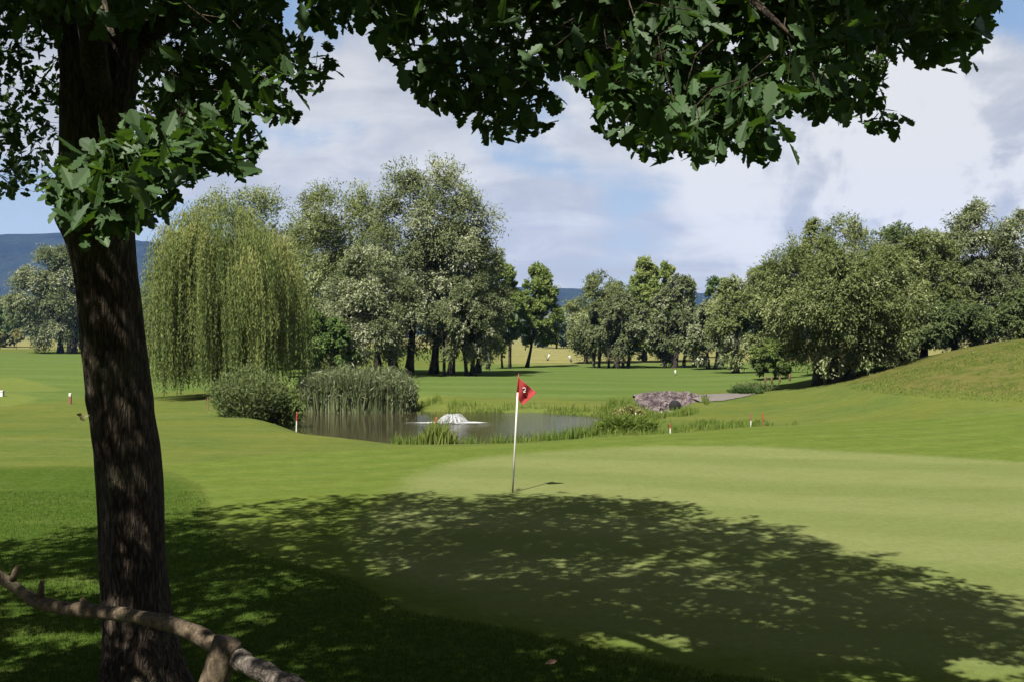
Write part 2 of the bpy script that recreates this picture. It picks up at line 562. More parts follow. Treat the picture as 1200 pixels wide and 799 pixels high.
# putting green
band2 = t.n('ShaderNodeTexWave', {'Vector': t.n('ShaderNodeMapping', {0: co, 'Rotation': (0, 0, 0.30)}).outputs[0], 'Scale': 0.085, 'Distortion': 3.2, 'Detail': 2.0}, bands_direction='Y').outputs['Fac']
gr = t.mix(t.math('ADD', t.math('MULTIPLY', t.ss(band2, 0.1, 0.9), 0.75), t.math('MULTIPLY', t.ss(nst, 0.3, 0.7), 0.5)), (0.0581, 0.0728, 0.0225), (0.0737, 0.0844, 0.0309))
gr = t.mix(t.math('MULTIPLY', t.ss(nm, 0.45, 0.7), 0.4), gr, (0.0615, 0.0695, 0.0210))
col = t.mix(zone('z_green', 0.45, 1.0), col, gr)
# mound: dry patchy rough
mo = t.mix(t.ss(nm, 0.35, 0.62), (0.0306, 0.0398, 0.0082), (0.0531, 0.0513, 0.0154))
mo = t.mix(t.math('MULTIPLY', t.ss(nf, 0.52, 0.72), 0.6), mo, (0.0715, 0.0583, 0.0267))
col = t.mix(attr('z_mound'), col, mo)
# tees on the left
te = t.mix(nm, (0.0511, 0.0681, 0.0159), (0.0626, 0.0753, 0.0196))
col = t.mix(zone('z_tee', 0.3, 0.5), col, te)
# mud under water and on the shore
col = t.mix(t.ss(attr('z_pond'), -0.35, 0.3), col, (0.045, 0.038, 0.022))
# fine grain of blades
g = t.math('ADD', t.math('MULTIPLY', nff, 0.5), t.math('MULTIPLY', nf, 0.5))
mot = t.math('MULTIPLY', t.math('SUBTRACT', t.noise(t.n('ShaderNodeMapping', {0: co, 'Scale': (0.6, 1.0, 1.0)}).outputs[0], 3.4, 4.0, 0.7), 0.5), t.math('ADD', t.math('MULTIPLY', zone('z_green', 0.3), -0.38), 0.55))
g = t.math('ADD', g, mot)
grain = t.math('ADD', t.math('MULTIPLY', t.ss(g, 0.3, 0.7), 0.34), 0.83)
gc = t.n('ShaderNodeCombineXYZ', {0: grain, 1: grain, 2: grain}).outputs[0]
col = t.mix(1.0, col, gc, 'MULTIPLY')
bp = t.n('ShaderNodeBump', {'Height': g, 'Strength': 0.35, 'Distance': 0.03}).outputs[0]
p = t.n('ShaderNodeBsdfPrincipled', {'Base Color': col, 'Roughness': 1.0, 'Specular IOR Level': 0.0, 'Normal': bp})
t.n('ShaderNodeOutputMaterial', {0: p.outputs[0]})

sdF = sdist(X, Y, FRINGE)
fair_poly = [(-9, 56), (-2, 53), (4, 53), (9, 56), (22, 62), (40, 82), (60, 112), (-2, 112), (-14, 96), (-24, 84), (-16, 66)]
fair_left = [(-80, 47), (-20, 47), (-15, 62), (-22, 90), (-40, 165), (-140, 165)]
zfair = np.maximum(sdist(X, Y, fair_poly), sdist(X, Y, fair_left))
straw = np.maximum(sstep(Y, 108, 116) * (1 - sstep(Y, 900, 1500)) * sstep(X, -6, 2),
                   sstep(Y, 205, 225) * (1 - sstep(Y, 900, 1500)))
zm = sstep(Z + 0.10 * np.sin(X * 1.3 + Y), 0.45, 1.0) * sstep(X, 10, 14) * sstep(Y, 30, 36)
ground = mesh_np('ground', np.stack([X.ravel(), Y.ravel(), Z.ravel()], 1), gq, gm, smooth=True, pt_attr={
    'z_fringe': clampd(sdF), 'z_green': clampd(sdist(X, Y, GREEN)), 'z_near': clampd(sdist(X, Y, NEARROUGH)), 'z_fair': clampd(zfair),
    'z_tee': clampd(np.maximum(sdist(X, Y, TEE), sdist(X, Y, TEE2))), 'z_pond': clampd(sdist(X, Y, pond)), 'z_straw': straw.ravel(), 'z_mound': zm.ravel()})
tag(ground, kind='structure')

# ------------------------------------------------------------------ pond water
wm = bpy.data.materials.new('pond_water')
wm.use_nodes = True
t = NT(wm.node_tree)
co = t.n('ShaderNodeTexCoord').outputs['Object']
wv = t.n('ShaderNodeMapping', {0: co, 'Scale': (1.0, 1.4, 1.0)}).outputs[0]
r1 = t.noise(wv, 3.2, 4.0, 0.6, 0.3)
r2 = t.noise(wv, 11.0, 3.0, 0.6, 0.2)
calm = t.ss(t.noise(co, 0.22, 2.0), 0.35, 0.65)
hh = t.math('ADD', r1, t.math('MULTIPLY', r2, 0.35))
bpw = t.n('ShaderNodeBump', {'Height': hh, 'Strength': t.math('ADD', t.math('MULTIPLY', t.ss(t.n('ShaderNodeSeparateXYZ', {0: co}).outputs[0], -4.5, 1.0), 0.45), t.math('MULTIPLY', calm, 0.14)), 'Distance': 0.05}).outputs[0]
mud = t.mix(t.noise(co, 0.5, 3.0), (0.016, 0.0135, 0.0075), (0.026, 0.022, 0.012))
p = t.n('ShaderNodeBsdfPrincipled', {'Base Color': mud, 'Roughness': 0.06, 'IOR': 1.333, 'Specular IOR Level': 0.5, 'Normal': bpw})
t.n('ShaderNodeOutputMaterial', {0: p.outputs[0]})
cx, cyy = pond.mean(0)
wp = np.array([((x - cx) * 1.12 + cx, (y - cyy) * 1.10 + cyy) for x, y in pond])
wz = np.full((len(wp), 1), WATER)
water = mesh_np('pond_water', np.hstack([wp, wz]), np.array([list(range(len(wp)))[::-1]]), wm)
tag(water, kind='structure')

# ------------------------------------------------------------------ hills
hm = bpy.data.materials.new('wooded_hill')
hm.use_nodes = True
t = NT(hm.node_tree)
co = t.n('ShaderNodeTexCoord').outputs['Object']
a = t.noise(co, 0.012, 8.0, 0.68)
b = t.noise(co, 0.0035, 3.0, 0.6)
col = t.mix(t.ss(a, 0.35, 0.65), (0.003, 0.006, 0.006), (0.010, 0.015, 0.011))
zc = t.n('ShaderNodeSeparateXYZ', {0: co}).outputs[2]
fld = t.math('MULTIPLY', t.ss(b, 0.47, 0.53), t.math('SUBTRACT', 1.0, t.ss(zc, 25.0, 60.0)))
col = t.mix(fld, col, (0.06, 0.065, 0.035))
bp = t.n('ShaderNodeBump', {'Height': a, 'Strength': 0.9, 'Distance': 14.0}).outputs[0]
p = t.n('ShaderNodeBsdfPrincipled', {'Base Color': col, 'Roughness': 1.0, 'Specular IOR Level': 0.0, 'Normal': bp})
t.n('ShaderNodeOutputMaterial', {0: p.outputs[0]})
HD = 2300.0
crest_px = np.array([-900, -500, -200, 0, 80, 200, 330, 480, 600, 660, 760, 900, 1100, 1400, 1900])
crest_y = np.array([330, 300, 281, 275, 273, 285, 308, 328, 336, 338, 341, 346, 350, 352, 356])
hp = np.linspace(-900, 1900, 420)
hy = np.interp(hp, crest_px, crest_y)
rows = np.linspace(0, 1, 40)
hv = []
for k, tt in enumerate(rows):
    d = HD * (0.72 + 0.28 * tt) if tt <= 1 else HD
    crest = (HZ - hy) / F * HD + EYE
    nse = fbm(np.stack([hp * 0.012, np.full_like(hp, tt * 5), np.zeros_like(hp)], 1), 4, 3) - 0.5
    zz_ = crest * (sstep(np.array(tt), 0, 1) * 0.55 + 0.45 * tt) * (1 + 0.10 * nse * (1 - tt)) + 3.0 * (fbm(np.stack([hp * 0.13, np.full_like(hp, tt * 30), np.zeros_like(hp)], 1), 3, 9) - 0.5) - 0.5
    hv.append(np.stack([(hp - 600) / F * d * (1 + 0 * hp), np.full_like(hp, d) + 60 * nse, zz_], 1))
hv = np.array(hv)
back = hv[-1].copy()
back[:, 1] += 500
back[:, 2] = -2
hv = np.concatenate([hv, back[None]], 0)
R_, S_ = hv.shape[:2]
ii = (np.arange(R_ - 1)[:, None] * S_ + np.arange(S_ - 1)[None, :])
hq = np.stack([ii, ii + 1, ii + S_ + 1, ii + S_], -1).reshape(-1, 4)
tag(mesh_np('hills', hv.reshape(-1, 3), hq, hm, smooth=True), kind='structure')

# ------------------------------------------------------------------ haze
hz_ = Geo()
hz_.box((-5200, -700, -3.0), (5200, 3000, 300.0))
vm = bpy.data.materials.new('haze_air')
vm.use_nodes = True
t = NT(vm.node_tree)
pvv = t.n('ShaderNodeVolumePrincipled', {'Color': (0.26, 0.45, 1.0, 1.0), 'Density': 0.000068, 'Anisotropy': 0.0})
out = t.n('ShaderNodeOutputMaterial')
vm.node_tree.links.new(pvv.outputs[0], out.inputs['Volume'])
hb = hz_.build('haze', vm, None, False)
tag(hb, kind='stuff')


# ------------------------------------------------------------------ trees
def leaf_quads(c, d, n, L, W):
    """diamond leaves: centre, long axis, rough normal"""
    d = norm(d)
    wv_ = norm(np.cross(d, n))
    L = np.broadcast_to(L, (len(c),))[:, None]
    W = np.broadcast_to(W, (len(c),))[:, None]
    v = np.stack([c - d * L / 2, c + wv_ * W / 2 - d * L * 0.05, c + d * L / 2, c - wv_ * W / 2 - d * L * 0.05], 1).reshape(-1, 3)
    f = np.arange(len(c) * 4).reshape(-1, 4)
    return v, f


def rand_dir(rng, n):
    return norm(rng.normal(size=(n, 3)))


def crown_lobes(rng, n, rx, ry, rz, zc, egg=0.25, inner=0.25, lobe=0.26, low=-1.0):
    """foliage masses: small lobes gathered round boughs, with gaps between the boughs; returns centres, radii"""
    nb = max(14, n // 8)
    cand = rand_dir(rng, 400)
    pick = [0]
    dist = np.linalg.norm(cand - cand[0], axis=1)
    for _ in range(nb - 1):                       # spread the boughs over the crown
        k = int(np.argmax(dist * rng.uniform(0.75, 1.0, len(dist))))
        pick.append(k)
        dist = np.minimum(dist, np.linalg.norm(cand - cand[k], axis=1))
    bd = cand[pick]
    br = rng.uniform(0.58, 0.80, nb)
    bs = rng.uniform(0.30, 0.44, nb) * min(1.0, 4.6 / math.sqrt(nb))
    ninner = int(n * inner * 0.8)
    m = n - ninner
    wgt = bs ** 2
    bi = rng.choice(nb, m, p=wgt / wgt.sum())
    q = norm(rand_dir(rng, m) + bd[bi] * 0.55)
    p = bd[bi] * br[bi, None] + q * (bs[bi] * rng.uniform(0.55, 1.0, m))[:, None]
    pl_ = np.linalg.norm(p, axis=1, keepdims=True)
    p = p * np.minimum(1.0, 0.95 / pl_)
    pin = rand_dir(rng, ninner) * rng.uniform(0.1, 0.55, (ninner, 1))
    p = np.concatenate([p, pin])
    k = 1 - egg * np.clip(p[:, 2], -0.6, 1)
    c = np.stack([p[:, 0] * rx * k, p[:, 1] * ry * k, zc + p[:, 2] * rz], 1)
    rad = lobe * (rx * ry * rz) ** (1 / 3) * rng.uniform(0.65, 1.15, len(p))
    return c, rad


def foliage(rng, cen, rad, twigs, leaves, L, W, up=0.25, droop=0.55, spread=1.0, tone0=0.45, tone_lobe=0.13, silver=0.0, zc=0.0, wind=(-0.25, -0.15, 0.0)):
    nl = len(cen)
    T = nl * twigs
    ci = np.repeat(np.arange(nl), twigs)
    od = rand_dir(rng, T)
    out = norm(cen - np.array([0, 0, zc - 1.0]))[ci]
    dirn = norm(od * 1.0 + out * 0.55 + np.array([0, 0, up]) + np.array(wind))
    st = cen[ci] + od * rad[ci, None] * (rng.random((T, 1)) ** 0.4) * 0.60
    ln = rad[ci] * rng.uniform(0.35, 0.80, T) * spread
    s = np.tile(np.linspace(0.1, 1.0, leaves), T)
    k = np.repeat(np.arange(T), leaves)
    s = s * rng.uniform(0.85, 1.1, len(s))
    pos = st[k] + dirn[k] * (ln[k] * s)[:, None]
    pos[:, 2] -= droop * ln[k] * s ** 2 * 0.8
    tang = dirn[k] * 1.0
    tang[:, 2] -= droop * 1.6 * s
    pos += rng.normal(size=pos.shape) * (0.10 * rad[ci][k])[:, None]
    ld = norm(tang + rng.normal(size=pos.shape) * 0.55)
    nn = norm(rng.normal(size=pos.shape) * 0.45 + np.array([-.1, -.25, 0.6]) + od[k] * 0.6 + out[k] * 0.3)
    sz = rng.uniform(0.7, 1.3, len(pos))
    v, f = leaf_quads(pos, ld, nn, L * sz, W * sz)
    lt = rng.normal(0, tone_lobe, nl)
    sl = (rng.random(nl) < silver * 0.7) * rng.uniform(0.5, 1.0, nl)
    tone = tone0 + lt[ci][k] + rng.normal(0, 0.09, len(pos))
    # pale undersides turned up in part of the plumes
    tw = rng.random(T) < (sl[ci] + silver * 0.06)
    tone = np.where(tw[k] & (rng.random(len(pos)) < 0.75), tone + rng.uniform(0.22, 0.52, len(pos)), tone)
    return v, f, np.clip(tone, 0, 1)


def stems(rng, g, bases, top_z, crown_r, r0, nlimb=3, lean=0.12):
    for (bx, by, lx, ly, rr) in bases:
        n = 9
        s = np.linspace(0, 1, n)
        h = top_z * rng.uniform(0.75, 0.95)
        path = np.stack([bx + lx * s * h + 0.10 * np.sin(s * 5 + bx) * h * lean, by + ly * s * h + 0.08 * np.cos(s * 4 + by) * h * lean - 0.08 * h * lean, -0.25 + s * h], 1)
        rad = rr * (1 - 0.85 * s) * (1 + 0.5 * np.exp(-s * 14))
        g.tube(path, rad, 8, True, 0.25, int(rng.integers(1000)))
        for q in range(nlimb):
            i = int(rng.integers(3, 7))
            a = rng.uniform(0, 2 * np.pi)
            ln = crown_r * rng.uniform(0.5, 0.85)
            ss_ = np.linspace(0, 1, 6)
            lp = path[i][None] + np.stack([np.cos(a) * ln * ss_, np.sin(a) * ln * ss_, ln * 0.75 * ss_ ** 0.8], 1)
            g.tube(lp, rad[i] * 0.6 * (1 - 0.85 * ss_), 6, True)


def make_tree(name, label, group, px, d, top_y, wpx, mat, bot_y=None, base_y=None, seed=0, kind='willow', nl=60, twigs=26, leaves=9, L=0.34, W=0.12,
              stem_list=None, silver=0.3, tone=0.42, depth=1.0, egg=0.25, x_off=0.0, inner=0.25, lobe=0.26, stem_r=0.22, droop=0.55, up=0.25, cat='tree'):
    rng = np.random.default_rng(seed)
    x = (px - 600) / F * d
    z = gz(x, d)
    top = EYE - (top_y - HZ) / F * d - z
    bot = (EYE - (bot_y - HZ) / F * d - z) if bot_y is not None else top * 0.12
    rx = wpx / 2 / F * d * (1.14 if group in (G1, globals().get('G4')) else 1.06)
    root = thing(name, (x, d, z), label, cat, group)
    nl = int(nl * 1.85)
    inner = 0.36
    twigs = int(twigs * 1.6)
    L, W = L * 0.60, W * 0.64
    if bot_y is not None and kind != 'poplar':
        bot = max(bot - 0.055 * top, 0.3)
    zc = (top + bot) / 2
    lb = lobe
    rz = (top - bot) / 2
    if kind == 'poplar':
        cen, rad = crown_lobes(rng, nl, rx * 0.92, rx * 0.92 * depth, rz * 0.98, zc, 0.40, inner, lb)
        v, f, tn = foliage(rng, cen, rad, twigs, leaves, L, W, up=1.2, droop=0.1, tone0=tone, silver=silver, zc=zc, wind=(0.1, 0, 0))
    else:
        cen, rad = crown_lobes(rng, nl, rx * 0.93, rx * 0.93 * depth, rz * 0.97, zc, egg, inner, lb * 0.92)
        v, f, tn = foliage(rng, cen, rad, twigs, leaves, L, W, up=up, droop=droop, tone0=tone, silver=silver, zc=zc)
    v[:, 0] += x_off
    keep = (v.reshape(-1, 4, 3)[:, :, 2].min(1) > 0.05)
    f = f[keep]
    tn = tn[keep]
    mesh_np('crown', v, f, mat, root, False, {'tone': tn})
    g = Geo()
    stems(rng, g, stem_list or [(0, 0, 0.02, 0.0, stem_r)], zc + rz * 0.5, rx * 0.7, stem_r)
    g.build('trunk', M['stem'], root)
    return root


S = M['silver']
O = M['olive']
G1 = 'willows behind the pond'
make_tree('silver_willow', 'tallest silver willow, its domed crown standing highest behind the pond', G1, 503, 79, 184, 164, S, 412, seed=1, nl=120, twigs=30, leaves=9, L=0.36, W=0.13,
          stem_list=[(-2.3, -1.0, -0.06, 0, .34), (-1.2, -1.2, 0.02, 0, .30), (0.2, 0.5, 0.05, 0, .30), (1.4, 0.3, 0.10, 0, .22), (-3.4, 0, -0.12, 0, .2)], silver=0.50, tone=0.42, egg=-0.08, depth=0.9, stem_r=.3)
make_tree('silver_willow', 'olive willow with rounded crown between the weeping willow and the tallest silver willow', G1, 400, 84, 202, 140, O, 425, seed=2, nl=95, twigs=28, leaves=9, L=0.36, W=0.13,
          stem_list=[(-0.6, 0, -0.04, 0, .28), (0.8, 0, 0.05, 0, .25)], silver=0.30, tone=0.42, egg=0.15)
make_tree('silver_willow', 'pale olive willow whose crown rises just above the weeping willow', G1, 285, 92, 214, 150, O, 420, seed=3, nl=90, twigs=26, leaves=9, L=0.38, W=0.14, silver=0.25, tone=0.56, egg=0.1)
make_tree('silver_willow', 'low bushy silver willow leaning over the reeds in front of the tallest willow', G1, 428, 73, 285, 118, S, 436, seed=4, nl=70, twigs=28, leaves=9, L=0.32, W=0.11,
          stem_list=[(-0.7, 0, -0.08, 0, .18), (0.6, 0, 0.08, 0, .22), (1.5, 0, .12, 0, .16)], silver=0.55, tone=0.44)
make_tree('silver_willow', 'short drooping silver willow with several slim forked stems over mown grass', G1, 549, 76, 318, 88, S, 424, seed=5, nl=62, twigs=28, leaves=9, L=0.33, W=0.11,
          stem_list=[(-1.6, 0.2, -0.05, 0, .13), (-1.2, 0, 0.05, 0, .12), (-0.1, 0, -0.14, 0, .15), (0.15, 0.1, 0.10, 0, .17), (0.3, 0, 0.22, 0, .12)], silver=0.40, tone=0.40, egg=0.0)
make_tree('silver_willow', 'silver willow with crown bulging on the right shoulder of the tallest willow', G1, 560, 84, 262, 66, S, 400, seed=6, nl=44, twigs=28, leaves=9, L=0.36, W=0.12, silver=0.5, tone=0.44)
make_tree('green_tree', 'dark green leafy tree filling the gap above the reed bed', G1, 372, 70, 368, 80, M['green'], 445, seed=7, nl=48, twigs=26, leaves=9, L=0.27, W=0.14, silver=0.1, tone=0.45)

G2 = 'poplars beside the gap in the trees'
make_tree('poplar', 'bushy poplar close to the right edge of the silver willows', G2, 592, 98, 304, 46, M['poplar'], 418, seed=8, kind='poplar', nl=64, twigs=26, leaves=8, L=0.40, W=0.20,
          stem_list=[(-1.5, 0, 0.10, 0, .16), (0.3, 0, 0.0, 0, .10)], silver=0.15, tone=0.55)
make_tree('poplar', 'leaning poplar with pale feathery crown standing left of the gap to the hills', G2, 627, 102, 309, 52, M['poplar'], 412, seed=9, kind='poplar', nl=56, twigs=26, leaves=8, L=0.40, W=0.20,
          stem_list=[(-0.75, 0, 0.16, 0, .17), (-3.0, 0.3, 0.005, 0, .09), (-2.2, 0.3, 0.005, 0, .09)], silver=0.15, tone=0.52, x_off=0.3)

G3 = 'trees in the group right of the gap'
mk = dict(leaves=8, L=0.40, W=0.15)
make_tree('silver_willow', 'broad grey green willow at the left end of the middle tree group', G3, 706, 112, 314, 86, O, 416, seed=10, nl=64, twigs=26, silver=0.2, tone=0.42, stem_list=[(-1.6, 0, -.03, 0, .2), (-0.9, 0, .1, 0, .14)], **mk)
make_tree('silver_willow', 'dark low domed willow with forked stems in front of the twin poplars', G3, 722, 99, 346, 82, S, 414, seed=11, nl=62, twigs=26, silver=0.12, tone=0.34, egg=0.0,
          stem_list=[(-1.9, 0, -.10, 0, .13), (-1.5, 0, .06, 0, .14), (-.6, 0, -.1, 0, .12), (0, 0, .02, 0, .3), (1.0, 0, .1, 0, .18), (.6, 0, -.05, 0, .16)], **mk)
make_tree('poplar', 'left of the twin light green poplars, slightly taller with a pointed top', G3, 755, 113, 300, 44, M['poplar'], 425, seed=12, kind='poplar', nl=70, twigs=26, leaves=8, L=0.40, W=0.22, silver=0.1, tone=0.74)
make_tree('poplar', 'right of the twin light green poplars, a narrow column with a blunt top', G3, 780, 114, 301, 42, M['poplar'], 425, seed=13, kind='poplar', nl=66, twigs=26, leaves=8, L=0.40, W=0.22, silver=0.1, tone=0.76)
make_tree('silver_willow', 'silvery willow with wispy top just right of the twin poplars', G3, 796, 98, 322, 72, S, 420, seed=14, nl=58, twigs=26, silver=0.35, tone=0.44,
          stem_list=[(-1.2, 0, -.08, 0, .16), (-.4, 0, .05, 0, .28), (.3, 0, .1, 0, .16), (1.1, 0, .16, 0, .14)], **mk)
make_tree('green_tree', 'dark round tree top showing between the middle group and the big right trees', G3, 843, 128, 318, 44, M['green'], 418, seed=15, nl=44, twigs=24, leaves=8, L=0.45, W=0.2, silver=0.1, tone=0.35)
make_tree('silver_willow', 'small silver willow with forked trunk at the right end of the middle group', G3, 836, 92, 345, 64, S, 424, seed=16, nl=52, twigs=26, silver=0.4, tone=0.46,
          stem_list=[(-.4, 0, -.10, 0, .18), (.1, 0, .10, 0, .16)], **mk)

G4 = 'big trees beside the mound'
make_tree('silver_willow', 'olive willow with sloping crown on the left flank of the big right trees', G4, 886, 78, 306, 96, O, 434, seed=17, nl=72, twigs=28, leaves=9, L=0.34, W=0.12, silver=0.25, tone=0.40,
          stem_list=[(-1.4, 0, -.02, 0, .25), (.6, 0, .08, 0, .2)])
make_tree('silver_willow', 'biggest rounded willow of the right group with two leaning dark trunks at the mound foot', G4, 985, 53, 258, 176, O, 446, seed=18, nl=150, twigs=34, leaves=10, L=0.24, W=0.085,
          stem_list=[(-1.0, 0.2, -.06, 0, .20), (-0.35, 0, .02, 0, .24), (0.35, 0.2, .22, 0, .24)], silver=0.22, tone=0.38, egg=0.05, stem_r=.24, depth=0.8)
make_tree('green_tree', 'slender dark tree tip rising above the biggest rounded willow on its left', G4, 958, 66, 246, 56, O, 400, seed=19, nl=44, twigs=26, leaves=9, L=0.28, W=0.11, silver=0.2, tone=0.38, egg=0.5)
make_tree('green_tree', 'dark leafy tree with ragged top between the two tallest right willows', G4, 1056, 70, 246, 92, M['bush'], 420, seed=20, nl=80, twigs=26, leaves=9, L=0.30, W=0.13, silver=0.2, tone=0.32, egg=0.15)
make_tree('silver_willow', 'olive green willow squeezed beside the biggest rounded willow above the mound', G4, 1082, 59, 268, 92, O, 450, seed=21, nl=80, twigs=30, leaves=9, L=0.26, W=0.09, silver=0.18, tone=0.34)
make_tree('silver_willow', 'tall grey willow with peaked crown above the middle of the mound slope', G4, 1142, 63, 236, 104, S, 440, seed=22, nl=90, twigs=30, leaves=9, L=0.28, W=0.10, silver=0.35, tone=0.40)
make_tree('silver_willow', 'tall grey willow at the far right end, standing behind the top of the mound', G4, 1222, 61, 236, 120, S, 440, seed=23, nl=95, twigs=30, leaves=9, L=0.28, W=0.10, silver=0.35, tone=0.36)
make_tree('green_tree', 'dark green understorey tree along the crest of the mound', G4, 1118, 57, 352, 110, M['bush'], 446, seed=24, nl=60, twigs=26, leaves=9, L=0.22, W=0.10, silver=0.15, tone=0.32)
make_tree('green_tree', 'low leafy tree half hidden behind the mound crest at the right', G4, 1200, 56, 340, 90, M['bush'], 430, seed=25, nl=55, twigs=26, leaves=9, L=0.22, W=0.10, silver=0.15, tone=0.32)
make_tree('bush', 'light green bush behind the wooden posts and left of the leaning trunks', 'bushes under the right trees', 908, 66, 398, 60, M['poplar'], 450, seed=26, nl=34, twigs=24, leaves=9, L=0.24, W=0.10, silver=0.1, tone=0.35, stem_r=.06, cat='bush')
make_tree('bush', 'shaded green bush growing between the leaning trunks and the mound', 'bushes under the right trees', 1040, 58, 405, 80, M['bush'], 455, seed=27, nl=36, twigs=24, leaves=9, L=0.22, W=0.09, silver=0.1, tone=0.35, stem_r=.06, cat='bush')

G5 = 'far trees on the left'
make_tree('silver_willow', 'big lone willow far across the left fairway with forked dark trunks', G5, 68, 168, 288, 100, S, 402, seed=28, nl=90, twigs=28, leaves=9, L=0.62, W=0.24,
          stem_list=[(0.3, 0, -.03, 0, .45), (1.8, 0, -.02, 0, .5), (2.2, 0, .16, 0, .45)], silver=0.40, tone=0.40, egg=0.45, stem_r=.4, x_off=-0.8)
make_tree('green_tree', 'dull green far tree at the left edge beyond the lone willow', G5, -6, 235, 345, 54, M['green'], 402, seed=29, nl=44, twigs=24, leaves=8, L=0.9, W=0.4, silver=0.1, tone=0.45)
make_tree('bush', 'round yellowish bush on the straw coloured strip left of the lone willow', 'yellow bushes on the far left strip', 19, 205, 385, 17, M['yellow'], 403, seed=30, nl=22, twigs=20, leaves=8, L=0.45, W=0.2, silver=0, tone=0.45, stem_r=.06, cat='bush')
make_tree('bush', 'yellowish bush cut by the left edge of the photo', 'yellow bushes on the far left strip', 0, 205, 389, 15, M['yellow'], 404, seed=31, nl=20, twigs=20, leaves=8, L=0.45, W=0.2, silver=0, tone=0.40, stem_r=.06, cat='bush')
G6 = 'dark far trees in the gap'
for k, (px, ty, wd, dd, lab) in enumerate([(652, 372, 40, 215, 'dark bluish far tree filling the gap right of the leaning poplar'),
                                           (684, 366, 40, 222, 'dark far tree behind the left end of the middle group'),
                                           (630, 380, 34, 228, 'dark far tree seen low behind the leaning poplar')]):
    make_tree('green_tree', lab, G6, px, dd, ty, wd, M['far'], 410, seed=40 + k, nl=40, twigs=22, leaves=8, L=0.9, W=0.42, silver=0.1, tone=0.5)

# far wood that reads as one mass
rng = np.random.default_rng(77)
cs, rs = [], []
for px in np.arange(-260, 1500, 9.0):
    d = rng.uniform(420, 620)
    x = (px - 600) / F * d
    hgt = rng.uniform(5.5, 9.5)
    for q in range(3):
        cs.append((x + rng.normal(0, 2), d + rng.normal(0, 3), hgt * rng.uniform(0.25, 0.85)))
        rs.append(hgt * 0.38)
cen, rad = np.array(cs), np.array(rs)
v, f, tn = foliage(rng, cen, rad, 16, 7, 1.9, 1.0, tone0=0.45, zc=0, droop=0.3)
tag(mesh_np('distant_wood', v, f, M['far'], None, False, {'tone': tn}), 'dark far belt of trees along the foot of the blue hills', 'woodland', kind='stuff')

# ------------------------------------------------------------------ weeping willow
rng = np.random.default_rng(5)
WD = 50.0
wx = (262 - 600) / F * WD
wzb = gz(wx, WD)
ww = thing('weeping_willow', (wx, WD, wzb), 'weeping willow with yellow green hanging strands at the pond edge', 'tree')
g = Geo()
stems(rng, g, [(0.2, 0, 0.02, 0, .34), (-0.3, 0.2, -0.10, 0, .22), (0.5, 0.1, 0.13, 0, .22)], 7.0, 3.0, .3, nlimb=5)
topz = EYE - (234 - HZ) / F * WD - wzb
rxw = 80 / F * WD
# arching boughs end in tufts; strands hang from each tuft, each its own length
nt = 110
dirs = rand_dir(rng, 700)
dirs = dirs[dirs[:, 2] > -0.25][:nt]
dirs[:, 2] = np.sign(dirs[:, 2]) * np.abs(dirs[:, 2]) ** 0.75
rr = np.where(rng.random(nt) < .7, rng.uniform(0.80, 0.98, nt), rng.uniform(.45, .75, nt))
tc_ = np.stack([dirs[:, 0] * rxw * rr, dirs[:, 1] * rxw * rr * 0.95, topz * 0.60 + dirs[:, 2] * (topz * 0.385) * rr], 1)
V, Fq, TN = [], [], []
off = 0
for i in range(nt):
    c = tc_[i]
    ns = int(rng.integers(16, 30))
    a0 = norm(np.array([[c[0], c[1], 0.15 * c[2]]]))[0]
    lt = rng.normal(0, 0.13)
    full_l = c[2] - rng.uniform(0.0, 0.5) if rng.random() < 0.68 else c[2] * rng.uniform(0.35, 0.75)
    for k in range(ns):
        st = c + np.array([rng.normal(0, .21), rng.normal(0, .21), rng.normal(0, .16)])
        ln = max(0.7, full_l * rng.uniform(0.72, 1.03))
        nlv = int(ln / 0.075)
        s = np.linspace(0, 1, nlv)
        outw = rng.uniform(0.20, 0.95)
        arc = 1 - np.exp(-s * ln / 0.55)
        sway = 0.06 * np.sin(s * ln * rng.uniform(0.8, 1.6) + rng.uniform(0, 6)) * s
        pos = st[None] + a0[None] * (outw * arc)[:, None] + np.stack([sway + 0.05 * s, sway * 0.6, np.where(s * ln < 0.5, 0.20 * np.sin(s * ln / 0.5 * np.pi), 0) - s * ln * 0.97], 1)
        pos = pos + rng.normal(0, 0.022, pos.shape)
        ok = pos[:, 2] > 0.12 + 0.3 * rng.random()
        pos = pos[ok]
        if len(pos) < 4:
            continue
        ss_ = s[ok]
        ld = np.stack([rng.normal(0, .38, len(pos)), rng.normal(0, .38, len(pos)), -np.ones(len(pos))], 1)
        v, f = leaf_quads(pos, ld, rng.normal(size=pos.shape), 0.17 * rng.uniform(.7, 1.25, len(pos)), 0.036)
        V.append(v)
        Fq.append(f + off)
        off += len(v)
        TN.append(np.clip(0.46 + lt + rng.normal(0, .06) + rng.normal(0, .10, len(pos)) + 0.26 * np.exp(-ss_ * ln / 0.8), 0, 1))
mesh_np('crown', np.concatenate(V), np.concatenate(Fq), M['weep'], ww, False, {'tone': np.concatenate(TN)})
g.build('trunk', M['stem'], ww)


